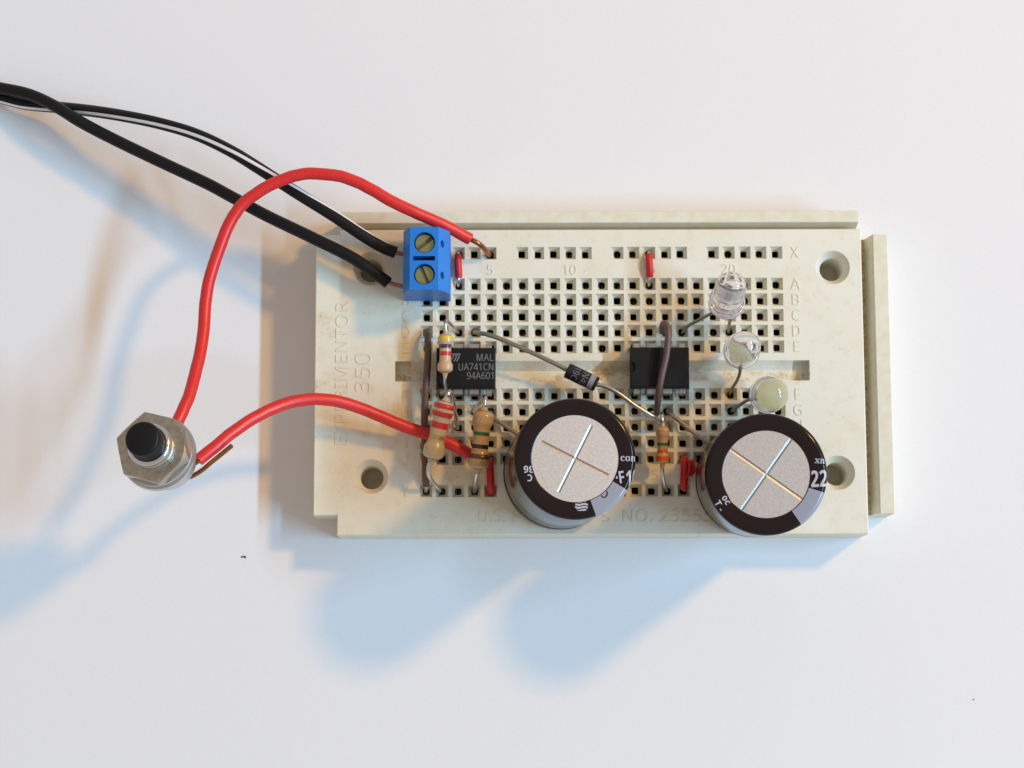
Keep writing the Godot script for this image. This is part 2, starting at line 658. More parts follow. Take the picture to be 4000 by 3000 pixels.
func table() -> void:
	var s := Shape.new()
	s.box(Vector3(-700, -25, -600), Vector3(700, 0, 600), 1.0)
	origin = Vector3.ZERO
	var o := part("table_top", s, M.white_paper, self)
	o.set_meta("kind", "structure")
	o.set_meta("label", "plain white table top under the breadboard and its wires")
	o.set_meta("category", "table top")


# ------------------------------------------------------------------ the breadboard

func breadboard() -> void:
	var t := thing("breadboard", "old ivory plastic breadboard with a grid of square contact holes", "breadboard", BOARD)
	t.rotation.y = BOARD_TURN
	origin = Vector3.ZERO                            # its parts are built round its own centre
	var s := Shape.new()
	var y := TOP
	var c := 0.16                                    # chamfer of the outer edge
	var mounts := [Vector2(36.95, -16.6), Vector2(36.95, 16.35), Vector2(-36.6, 16.75), Vector2(-36.9, -16.6)]
	var xs := [-45.7 + c, -41.93 + c, -41.93, 41.6 - c, -32.9, -30.3, 30.3, 32.9]
	var zs := [-22.91 + c, -22.07 + c, 22.84 - c, 26.0 - c, -1.62, 1.62]
	for m: Vector2 in mounts:
		xs.append_array([m.x - 3.2, m.x + 3.2])
		zs.append_array([m.y - 3.2, m.y + 3.2])
	for col in range(1, 24):
		xs.append_array([(col - 12) * 2.54 - 1.0, (col - 12) * 2.54 + 1.0])
	var rows := [-2, 0, 1, 2, 3, 4, 7, 8, 9, 10, 11, 13]
	for r: int in rows:
		zs.append_array([(r - 5.5) * 2.54 - 1.0, (r - 5.5) * 2.54 + 1.0])
	xs.sort()
	zs.sort()
	for i in xs.size() - 1:
		for j in zs.size() - 1:
			var x0: float = xs[i]
			var x1: float = xs[i + 1]
			var z0: float = zs[j]
			var z1: float = zs[j + 1]
			if x1 - x0 < 1e-4 or z1 - z0 < 1e-4:
				continue
			var mx := (x0 + x1) / 2
			var mz := (z0 + z1) / 2
			if mx < -41.93 + c and (mz < -22.07 + c or mz > 22.84 - c):
				continue
			if absf(mz) < 1.62 and absf(mx) < 32.9:
				continue
			var skip := false
			for m: Vector2 in mounts:
				skip = skip or (absf(mx - m.x) < 3.2 and absf(mz - m.y) < 3.2)
			var col := roundi(mx / 2.54) + 12
			var row := roundi(mz / 2.54 + 5.5)
			if col >= 1 and col <= 23 and row in rows and (row != -2 and row != 13 or col % 6 != 0):
				skip = skip or (absf(mx - (col - 12) * 2.54) < 1.0 and absf(mz - (row - 5.5) * 2.54) < 1.0)
			if not skip:
				s.quad(Vector3(x0, y, z1), Vector3(x1, y, z1), Vector3(x1, y, z0), Vector3(x0, y, z0))
	for m: Vector2 in mounts:                        # countersunk mounting holes
		s.holed(Vector3(0, y, 0), Vector3.RIGHT, Vector3.FORWARD, Rect2(m.x - 3.2, -m.y - 3.2, 6.4, 6.4), Vector2(m.x, -m.y), [[2.75, 0.0], [2.6, 0.25], [1.85, 1.9], [1.75, 8.4]], 40)
	# the groove down the middle: two slopes and a pit at either end
	var zf := -0.15
	var dp := 1.5
	s.quad(Vector3(-30.3, y - dp, zf), Vector3(30.3, y - dp, zf), Vector3(30.3, y, -1.62), Vector3(-30.3, y, -1.62))
	s.quad(Vector3(-30.3, y - 0.25, 1.62), Vector3(30.3, y - 0.25, 1.62), Vector3(30.3, y - dp, zf), Vector3(-30.3, y - dp, zf))
	s.quad(Vector3(30.3, y - 0.25, 1.62), Vector3(-30.3, y - 0.25, 1.62), Vector3(-30.3, y, 1.62), Vector3(30.3, y, 1.62))
	for e: float in [-1.0, 1.0]:
		var xa := 30.3 * e
		var xb := 32.9 * e
		var lo := minf(xa, xb)
		var hi := maxf(xa, xb)
		var d := 2.3
		s.quad(Vector3(lo, y - d, 1.62), Vector3(hi, y - d, 1.62), Vector3(hi, y - d, -1.62), Vector3(lo, y - d, -1.62))
		s.quad(Vector3(lo, y - d, -1.62), Vector3(hi, y - d, -1.62), Vector3(hi, y, -1.62), Vector3(lo, y, -1.62))
		s.quad(Vector3(hi, y - d, 1.62), Vector3(lo, y - d, 1.62), Vector3(lo, y, 1.62), Vector3(hi, y, 1.62))
		if e > 0:
			s.quad(Vector3(xb, y - d, -1.62), Vector3(xb, y - d, 1.62), Vector3(xb, y, 1.62), Vector3(xb, y, -1.62))
		else:
			s.quad(Vector3(xb, y - d, 1.62), Vector3(xb, y - d, -1.62), Vector3(xb, y, -1.62), Vector3(xb, y, 1.62))
		for q: Array in [[-1.62, y, zf, y - dp], [zf, y - dp, 1.62, y - 0.25]]:
			var a0 := Vector3(xa, y - d, q[0])
			var a1 := Vector3(xa, y - d, q[2])
			var b0 := Vector3(xa, q[1], q[0])
			var b1 := Vector3(xa, q[3], q[2])
			if e > 0:
				s.quad(a1, a0, b0, b1)
			else:
				s.quad(a0, a1, b1, b0)
	# outer walls with a chamfered upper edge
	var rim := [Vector2(-45.7, -22.07), Vector2(-45.7, 22.84), Vector2(-41.93, 22.84), Vector2(-41.93, 26.0), Vector2(41.6, 26.0), Vector2(41.6, -22.91), Vector2(-41.93, -22.91), Vector2(-41.93, -22.07)]
	for i in rim.size():
		var a: Vector2 = rim[i]
		var b: Vector2 = rim[(i + 1) % rim.size()]
		var before: Vector2 = rim[(i + rim.size() - 1) % rim.size()]
		var after: Vector2 = rim[(i + 2) % rim.size()]
		var d := (b - a).normalized()
		var inn := Vector2(d.y, -d.x)
		var din := (a - before).normalized()
		var dout := (after - b).normalized()
		var a2 := a + (inn + Vector2(din.y, -din.x)) * c
		var b2 := b + (inn + Vector2(dout.y, -dout.x)) * c
		s.quad(Vector3(a.x, 0, a.y), Vector3(b.x, 0, b.y), Vector3(b.x, y - c, b.y), Vector3(a.x, y - c, a.y))
		s.quad(Vector3(a.x, y - c, a.y), Vector3(b.x, y - c, b.y), Vector3(b2.x, y, b2.y), Vector3(a2.x, y, a2.y))
	part("body", s, M.ivory_top, t)

	# tongues that lock into a neighbouring board
	var top_ridge := Shape.new()
	extrude(top_ridge, [Vector2(0, 0), Vector2(0, 4.0), Vector2(0.25, 4.0), Vector2(1.15, 8.05), Vector2(1.25, 8.15), Vector2(2.95, 8.15), Vector2(3.05, 8.05), Vector2(3.05, 0)],
		Transform3D(Basis(Vector3(0, 0, -1), Vector3.UP, Vector3(1, 0, 0)), Vector3(-41.95, 0, -22.91)), 83.25)
	var back := part("locking_ridge", top_ridge, M.ivory_plastic, t)
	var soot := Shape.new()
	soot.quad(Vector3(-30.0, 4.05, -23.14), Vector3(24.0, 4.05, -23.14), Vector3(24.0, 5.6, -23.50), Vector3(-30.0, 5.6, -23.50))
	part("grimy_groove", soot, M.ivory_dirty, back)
	var side_ridge := Shape.new()
	extrude(side_ridge, [Vector2(0, 0), Vector2(0, 4.0), Vector2(1.2, 4.0), Vector2(1.95, 7.95), Vector2(2.05, 8.05), Vector2(4.2, 8.05), Vector2(4.3, 7.95), Vector2(4.3, 0)],
		Transform3D(Basis(Vector3(1, 0, 0), Vector3.UP, Vector3(0, 0, 1)), Vector3(41.6, 0, -22.07)), 44.8)
	var side := part("locking_ridge", side_ridge, M.ivory_plastic, t)
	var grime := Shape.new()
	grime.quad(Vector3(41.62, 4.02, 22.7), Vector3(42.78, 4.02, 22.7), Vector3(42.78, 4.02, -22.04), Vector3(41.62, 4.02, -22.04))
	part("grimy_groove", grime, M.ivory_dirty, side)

	# contact sockets: a square funnel, then a dark shaft
	var wells := []
	var shafts := []
	var dep := 1.5
	for k in 6:                                      # six slightly different mouldings
		var funnel := Shape.new()
		var shaft := Shape.new()
		var half: float = [0.47, 0.50, 0.53, 0.49, 0.56, 0.51][k]
		var power: float = [7.0, 4.0, 3.0, 5.5, 2.4, 9.0][k]
		var off := Vector2([0.02, -0.05, 0.04, 0.0, 0.05, -0.03][k], [0.03, 0.0, -0.04, 0.05, 0.0, -0.05][k])
		for i in 24:
			var ring := []
			for j in 2:
				var ang := TAU * (i + j) / 24.0 + PI / 4
				var d := Vector2(cos(ang), sin(ang))
				ring.append(d / maxf(absf(d.x), absf(d.y)))
				ring.append(off + d / pow(pow(absf(d.x), power) + pow(absf(d.y), power), 1.0 / power) * half)
			var up := func(p: Vector2, y0: float) -> Vector3: return Vector3(p.x, y0, p.y)
			funnel.quad(up.call(ring[1], -dep), up.call(ring[0], 0.0), up.call(ring[2], 0.0), up.call(ring[3], -dep))
			shaft.quad(up.call(ring[1], -6.0), up.call(ring[1], -dep), up.call(ring[3], -dep), up.call(ring[3], -6.0))
			shaft.tri(up.call(off, -6.0), up.call(ring[1], -6.0), up.call(ring[3], -6.0))
		wells.append(funnel.mesh(Vector3.ZERO, M.ivory_plastic))
		shafts.append(shaft.mesh(Vector3.ZERO, M.contact_dark))
	var blade := Shape.new()                         # the two leaves of a contact
	blade.box(Vector3(-0.40, -6.0, -0.38), Vector3(-0.30, -2.0, 0.38), 0.02)
	blade.box(Vector3(0.12, -6.0, -0.38), Vector3(0.20, -2.6, 0.38), 0.02)
	var springs := blade.mesh(Vector3.ZERO, M.contact_metal)
	for r: int in rows:
		for col in range(1, 24):
			if (r == -2 or r == 13) and col % 6 == 0:
				continue
			var kind := randi() % 6
			var o := MeshInstance3D.new()
			o.name = numbered("socket")
			o.mesh = wells[kind]
			o.position = Vector3((col - 12) * 2.54, TOP, (r - 5.5) * 2.54) * MM
			t.add_child(o, true)
			var h := MeshInstance3D.new()
			h.name = "contact_hole"
			h.mesh = shafts[kind]
			o.add_child(h, true)
			if kind in [1, 2, 4]:
				var spring := MeshInstance3D.new()
				spring.name = "contact_spring"
				spring.mesh = springs
				o.add_child(spring, true)

	# moulded lettering
	var marks := []
	for i in 12:
		var row: int = rows[i]
		marks.append(["XABCDEFGHIJY"[i], Vector3(30.95, y, (row - 5.5) * 2.54), 1.75, 0.0])
		if row != -2:
			marks.append(["XABCDEFGHIJY"[i], Vector3(-31.15, y, (row - 5.5) * 2.54), 1.75, 0.0])
	for k: int in [5, 10, 15, 20]:
		marks.append([str(k), Vector3((k - 12) * 2.54, y, -16.35), 1.6, 0.0])
		marks.append([str(k), Vector3((k - 12) * 2.54, y, 16.5), 1.6, 0.0])
	marks.append(["EXPERIMENTOR", Vector3(-41.34, 8.50, 0.19), 2.05, PI / 2])
	marks.append(["350", Vector3(-37.96, 8.50, 0.20), 2.5, PI / 2])
	marks.append(["U.S. P", Vector3(-16.44, 8.50, 23.13), 1.9, 0.0])
	marks.append(["S  NO. 235554", Vector3(9.25, 8.50, 23.13), 1.9, 0.0])
	for m: Array in marks:
		var l := Shape.new()
		var wide := 1.0
		if m[0] == "EXPERIMENTOR":
			wide = 22.9 / text_width(m[0], m[2])
		elif m[0] == "350":
			wide = 6.3 / text_width(m[0], m[2])
		elif m[0] == "S  NO. 235554":
			wide = 18.9 / text_width(m[0], m[2])
		raised_text(l, m[0], m[1], m[2], m[3], 0.10, wide)
		part("lettering", l, M.ivory_lettering, t)


func text_width(text: String, height: float) -> float:
	var lo := INF
	var hi := -INF
	for p in glyphs(text, height):
		lo = minf(lo, p.x)
		hi = maxf(hi, p.x)
	return hi - lo


func extrude(s: Shape, outline: Array, xf: Transform3D, length: float) -> void:     # an outline in x, y drawn along z
	var poly := PackedVector2Array(outline)
	var area := 0.0
	for i in poly.size():
		area += poly[i].cross(poly[(i + 1) % poly.size()])
	if area < 0.0:
		poly.reverse()
	var mirrored := xf.basis.determinant() < 0.0
	var put := func(a: Vector3, b: Vector3, c: Vector3) -> void:
		if mirrored:
			s.tri(xf * a, xf * c, xf * b)
		else:
			s.tri(xf * a, xf * b, xf * c)
	var z := Vector3(0, 0, length)
	for i in poly.size():
		var p := Vector3(poly[i].x, poly[i].y, 0)
		var q := Vector3(poly[(i + 1) % poly.size()].x, poly[(i + 1) % poly.size()].y, 0)
		put.call(q, p, p + z)
		put.call(q, p + z, q + z)
	var ix := Geometry2D.triangulate_polygon(poly)
	for i in range(0, ix.size(), 3):
		var t := [poly[ix[i]], poly[ix[i + 1]], poly[ix[i + 2]]]
		if (t[1] - t[0]).cross(t[2] - t[0]) < 0.0:
			t.reverse()
		var a := Vector3(t[0].x, t[0].y, 0)
		var b := Vector3(t[1].x, t[1].y, 0)
		var c := Vector3(t[2].x, t[2].y, 0)
		put.call(a + z, b + z, c + z)
		put.call(a, c, b)


# ------------------------------------------------------------------ screw terminal

func terminal_block() -> void:
	var o: Vector3 = Vector3(-13.50, 14.00, -18.08)
	o.y = TOP
	var t := thing("terminal_block", "blue two way screw terminal block holding the stripped ends of two black wires", "terminal block", o)
	var s := Shape.new()
	var xl := -3.55                                  # cross-section, left to right
	var xa := -2.35
	var xb := 2.05
	var xr := 3.75
	var h := 10.0
	var hb := 6.6
	var z0 := -4.95
	var z1 := 4.95
	var put := func(x: float, yy: float, z: float) -> Vector3: return o + Vector3(x, yy, z)
	# upper face: two screw wells and the slot between them
	for k: float in [-1.0, 1.0]:
		var za := minf(k * 4.95, k * 0.35)
		s.holed(o + Vector3(0, h, 0), Vector3.RIGHT, Vector3.FORWARD, Rect2(xa, -za - 4.6, xb - xa, 4.6), Vector2(-0.1, -k * 2.5), [[1.66, 0.0], [1.62, 1.6]], 36)
	for x: Array in [[xa, -1.85], [1.55, xb]]:
		s.quad(put.call(x[0], h, 0.35), put.call(x[1], h, 0.35), put.call(x[1], h, -0.35), put.call(x[0], h, -0.35))
	s.quad(put.call(-1.85, h - 2.0, 0.35), put.call(1.55, h - 2.0, 0.35), put.call(1.55, h - 2.0, -0.35), put.call(-1.85, h - 2.0, -0.35))
	s.quad(put.call(-1.85, h - 2.0, -0.35), put.call(1.55, h - 2.0, -0.35), put.call(1.55, h, -0.35), put.call(-1.85, h, -0.35))
	s.quad(put.call(1.55, h - 2.0, 0.35), put.call(-1.85, h - 2.0, 0.35), put.call(-1.85, h, 0.35), put.call(1.55, h, 0.35))
	s.quad(put.call(-1.85, h - 2.0, 0.35), put.call(-1.85, h - 2.0, -0.35), put.call(-1.85, h, -0.35), put.call(-1.85, h, 0.35))
	s.quad(put.call(1.55, h - 2.0, -0.35), put.call(1.55, h - 2.0, 0.35), put.call(1.55, h, 0.35), put.call(1.55, h, -0.35))
	# sloping shoulders; the right one has two test holes
	s.quad(put.call(xl, hb, z1), put.call(xa, h, z1), put.call(xa, h, z0), put.call(xl, hb, z0))
	var slope := Vector3(xr - xb, hb - h, 0)
	for k: float in [-1.0, 1.0]:
		var za := -4.95 if k < 0 else 0.0
		s.holed(put.call(xb, h, 0), slope.normalized(), Vector3.FORWARD, Rect2(0, -za - 4.95, slope.length(), 4.95), Vector2(1.35, -k * 2.5), [[0.6, 0.0], [0.56, 1.8]], 20)
	var hole_shade := Shape.new()  # dark discs set in the test holes to paint their inner shade
	for k: float in [-1.0, 1.0]:
		var at: Vector3 = put.call(xb, h, 0) + slope.normalized() * 1.35 + Vector3(0, 0, k * 2.5) - slope.normalized().cross(Vector3.FORWARD) * 0.45
		hole_shade.lathe([Vector2(0.575, 0), Vector2(0.0, 0.01)], along(at, slope.normalized().cross(Vector3.FORWARD)), 20)
	# sides with the two wire mouths, and the ends
	for k: float in [-1.0, 1.0]:
		var za := -4.95 if k < 0 else 0.0
		s.holed(put.call(xl, 0, za), Vector3(0, 0, 1), Vector3.UP, Rect2(0, 0, 4.95, hb), Vector2(k * 2.5 - za, 3.4), [[1.7, 0.0], [1.6, 2.4]], 24)
	s.quad(put.call(xr, 0, z1), put.call(xr, 0, z0), put.call(xr, hb, z0), put.call(xr, hb, z1))
	var sect := [Vector2(xl, 0), Vector2(xr, 0), Vector2(xr, hb), Vector2(xb, h), Vector2(xa, h), Vector2(xl, hb)]
	for i in range(1, 5):
		s.tri(put.call(sect[0].x, sect[0].y, z1), put.call(sect[i].x, sect[i].y, z1), put.call(sect[i + 1].x, sect[i + 1].y, z1))
		s.tri(put.call(sect[0].x, sect[0].y, z0), put.call(sect[i + 1].x, sect[i + 1].y, z0), put.call(sect[i].x, sect[i].y, z0))
	s.quad(put.call(xl, 0, z0), put.call(xr, 0, z0), put.call(xr, 0, z1), put.call(xl, 0, z1))
	part("housing", s, M.blue_plastic, t)
	part("test_hole_shade", hole_shade, M.blue_shade, t)
	var floor_slot := Shape.new()  # dark sheet laid over the slot floor, its shade put into colour
	floor_slot.quad(put.call(-1.84, h - 1.95, 0.34), put.call(1.54, h - 1.95, 0.34), put.call(1.54, h - 1.95, -0.34), put.call(-1.84, h - 1.95, -0.34))
	part("slot_shade", floor_slot, M.blue_shade, t)
	for k: float in [-1.0, 1.0]:
		var well := Shape.new()
		well.lathe([Vector2(1.60, h - 1.58), Vector2(1.645, h - 0.12)], Transform3D(Basis().scaled(Vector3(-1, 1, 1)), o + Vector3(-0.1, 0, k * 2.5)), 32)
		var turn := deg_to_rad(38.0) if k < 0 else deg_to_rad(-66.0)
		var screw := Shape.new()
		var xf := Transform3D(Basis(Vector3.UP, turn), o + Vector3(-0.1, 0, k * 2.5))
		for side: float in [-1.0, 1.0]:               # two half heads with the driver slot between them
			var half := PackedVector2Array()
			for i in 17:
				var ang := lerpf(0.15, PI - 0.15, i / 16.0)
				half.append(Vector2(cos(ang) * 1.5, sin(ang) * 1.5 * side))
			screw.prism(half, h - 1.55, h - 0.85, 0.09, xf)
		var sc := part("screw", screw, M.zinc_screw, t)
		var slot := Shape.new()
		slot.box(Vector3(-1.46, h - 1.56, -0.26), Vector3(1.46, h - 1.2, 0.26), 0.02, xf)
		part("driver_slot", slot, M.screw_slot, sc)


# ------------------------------------------------------------------ black supply wires

func power_wires() -> void:
	var a := [Vector3(-88.68, 3.40, -50.56), Vector3(-83.89, 4.20, -49.39), Vector3(-78.83, 5.60, -47.94), Vector3(-74.10, 6.90, -45.52), Vector3(-69.81, 7.30, -42.79), Vector3(-64.03, 7.70, -39.68), Vector3(-56.30, 8.70, -35.75), Vector3(-48.60, 9.90, -31.88), Vector3(-44.78, 10.50, -29.69), Vector3(-39.15, 11.50, -26.45), Vector3(-31.21, 12.40, -22.43), Vector3(-24.94, 12.60, -19.18), Vector3(-20.25, 12.20, -15.91), Vector3(-19.59, 12.10, -15.41)]
	var t := thing("supply_wire", "plain black insulated wire entering the nearer terminal of the blue block", "wire", a[6] * Vector3(1, 0, 1), "black supply wires")
	var s := Shape.new()
	s.tube(a, 0.97, 18, 8)
	part("insulation", s, M.black_cable, t)
	strands(t, [Vector3(-19.74, 12.10, -15.56), Vector3(-18.72, 12.00, -15.21), Vector3(-17.85, 11.90, -15.00), Vector3(-16.24, 11.90, -14.71)])

	var b := [Vector3(-89.10, 1.60, -49.51), Vector3(-84.33, 2.20, -48.32), Vector3(-80.29, 3.00, -47.07), Vector3(-74.27, 4.40, -46.06), Vector3(-68.05, 7.00, -44.72), Vector3(-61.91, 9.60, -43.09), Vector3(-55.97, 11.50, -41.35), Vector3(-50.17, 12.90, -39.23), Vector3(-44.47, 13.80, -36.28), Vector3(-40.00, 14.00, -33.45), Vector3(-34.30, 14.00, -29.70), Vector3(-28.07, 13.60, -25.83), Vector3(-23.41, 13.00, -22.75), Vector3(-20.28, 12.40, -21.01), Vector3(-18.46, 12.20, -20.31)]
	t = thing("supply_wire", "black insulated wire with a white stripe entering the farther terminal of the blue block", "wire", b[6] * Vector3(1, 0, 1), "black supply wires")
	s = Shape.new()
	s.tube(b, 0.97, 18, 8)
	part("insulation", s, M.black_cable, t)
	s = Shape.new()
	s.strip(b, 0.985, [1.1, 1.0, 0.95, 0.85, 0.72, 0.62, 0.5, 0.36, 0.12, -0.2, -0.62, -0.95, -1.15, -1.3, -1.4], 0.26, 8)
	part("white_stripe", s, M.white_print, t)
	strands(t, [Vector3(-18.60, 12.20, -20.35), Vector3(-17.88, 12.10, -20.18), Vector3(-17.29, 12.00, -20.13), Vector3(-15.97, 12.00, -20.05)])


func strands(parent: Node3D, path: Array) -> void:
	var s := Shape.new()
	for k in 6:
		var moved := []
		for i in path.size():
			var ang := TAU * k / 6.0 + i * 1.1
			moved.append(path[i] + Vector3(0.05 * sin(ang * 2), cos(ang), sin(ang)) * 0.23)
		s.tube(moved, 0.17, 7, 5)
	part("copper_strands", s, M.copper_strand, parent)


# ------------------------------------------------------------------ chips

func chips() -> void:
	var first := chip("amplifier_chip", "black eight pin chip with three lines of grey lettering beside the resistors", 3.5)
	var o := hole(3.5, 5.5, TOP)
	origin = o
	var top := o + Vector3(0, 3.935, 0)
	for row: Array in [["MAL", 1.12, 3.02, -1.60], ["UA741CN", 1.12, 1.62, -0.10], ["94A601", 1.12, 2.27, 1.28]]:
		var s := Shape.new()
		var g := glyphs(row[0], row[1], 400)
		var wanted: float = {"MAL": 2.62, "UA741CN": 5.45, "94A601": 4.15}[row[0]]
		var k := wanted / text_width(row[0], row[1])
		var mid: Vector3 = top + Vector3(4.32 - wanted / 2, 0, row[3])
		print_on(s, g, func(p: Vector2) -> Vector3: return mid + Vector3(p.x * k, 0.0, -p.y))
		part("lettering", s, M.chip_print, first)
	var mark := Shape.new()                          # the maker's slanted emblem
	var corner: Vector3 = top + Vector3(-1.55, 0, -1.6)
	for q: Array in [[-0.95, -0.62, 0.75, -0.44], [-0.62, -0.34, 0.66, -0.20]]:
		mark.quad(corner + Vector3(q[0], 0, q[3]), corner + Vector3(q[2] - 0.06, 0, q[3]), corner + Vector3(q[2], 0, q[1]), corner + Vector3(q[0] + 0.06, 0, q[1]))
	for x: float in [-0.55, 0.0, 0.42]:
		mark.quad(corner + Vector3(x - 0.45, 0, 0.62), corner + Vector3(x - 0.22, 0, 0.62), corner + Vector3(x + 0.20, 0, -0.12), corner + Vector3(x - 0.03, 0, -0.12))
	part("emblem", mark, M.chip_print, first)
	chip("timer_chip", "plain black eight pin chip under the brown jumper wire", 15.5)


func chip(called: String, label: String, col: float) -> Node3D:
	var o := hole(col, 5.5, TOP)
	var t := thing(called, label, "chip", o, "eight pin chips across the groove")
	var s := Shape.new()
	var half := Vector2(4.68, 3.26)
	var rings := [[0.55, -0.22], [2.15, 0.0], [2.35, 0.0], [3.80, -0.14], [3.92, -0.24]]
	var ring := func(i: int) -> Array:
		var e: float = rings[i][1]
		var yy: float = rings[i][0]
		return [o + Vector3(-half.x - e, yy, half.y + e), o + Vector3(half.x + e, yy, half.y + e), o + Vector3(half.x + e, yy, -half.y - e), o + Vector3(-half.x - e, yy, -half.y - e)]
	for i in rings.size() - 1:
		var lo: Array = ring.call(i)
		var hi: Array = ring.call(i + 1)
		for k in 4:
			s.quad(lo[k], lo[(k + 1) % 4], hi[(k + 1) % 4], hi[k])
	# upper face with the half-round notch at the left end
	var top: Array = ring.call(rings.size() - 1)
	var yt: float = o.y + 3.92
	var c2: Vector3 = (top[0] + top[3]) / 2
	var arc := []
	for i in 13:
		var ang := lerpf(-PI / 2, PI / 2, i / 12.0)
		arc.append(c2 + Vector3(cos(ang) * 0.62, 0, sin(ang) * 0.85))
	for i in 12:
		var corner: Vector3 = top[2] if i < 6 else top[1]
		s.tri(arc[i + 1], corner, arc[i])
		s.quad(arc[i] + Vector3(0, -0.35, 0), arc[i + 1] + Vector3(0, -0.35, 0), arc[i + 1], arc[i])
		s.tri(c2 + Vector3(0, -0.35, 0), arc[i + 1] + Vector3(0, -0.35, 0), arc[i] + Vector3(0, -0.35, 0))
	s.tri(arc[6], top[1], top[2])
	s.tri(arc[0], top[2], top[3])
	s.tri(arc[12], top[0], top[1])
	part("body", s, M.chip_black, t)
	if called == "timer_chip":
		var dimple := Shape.new()
		dimple.lathe([Vector2(0.5, 0.012), Vector2(0.56, 0.03), Vector2(0.62, 0.012)], Transform3D(Basis(), Vector3(o.x + 0.6, yt, o.z)), 24)
		part("moulding_mark", dimple, M.chip_black, t)
	for side: float in [-1.0, 1.0]:
		for k in 4:
			var p := Shape.new()
			var x := (k - 1.5) * 2.54
			var w := 0.75
			var off := 0.0
			if k == 0:
				off = 0.25
				w = 0.5
			elif k == 3:
				off = -0.25
				w = 0.5
			p.box(o + Vector3(x + off - w, 2.1, minf(side * 3.2, side * 4.0)), o + Vector3(x + off + w, 2.38, maxf(side * 3.2, side * 4.0)), 0.06)
			p.box(o + Vector3(x + off - w, 0.1, minf(side * 3.72, side * 4.02)), o + Vector3(x + off + w, 2.2, maxf(side * 3.72, side * 4.02)), 0.05)
			p.box(o + Vector3(x - 0.25, -3.4, minf(side * 3.70, side * 3.98)), o + Vector3(x + 0.25, 0.3, maxf(side * 3.70, side * 3.98)), 0.04)
			part("pin", p, M.pin_metal, t)
	return t


# ------------------------------------------------------------------ jumper wires

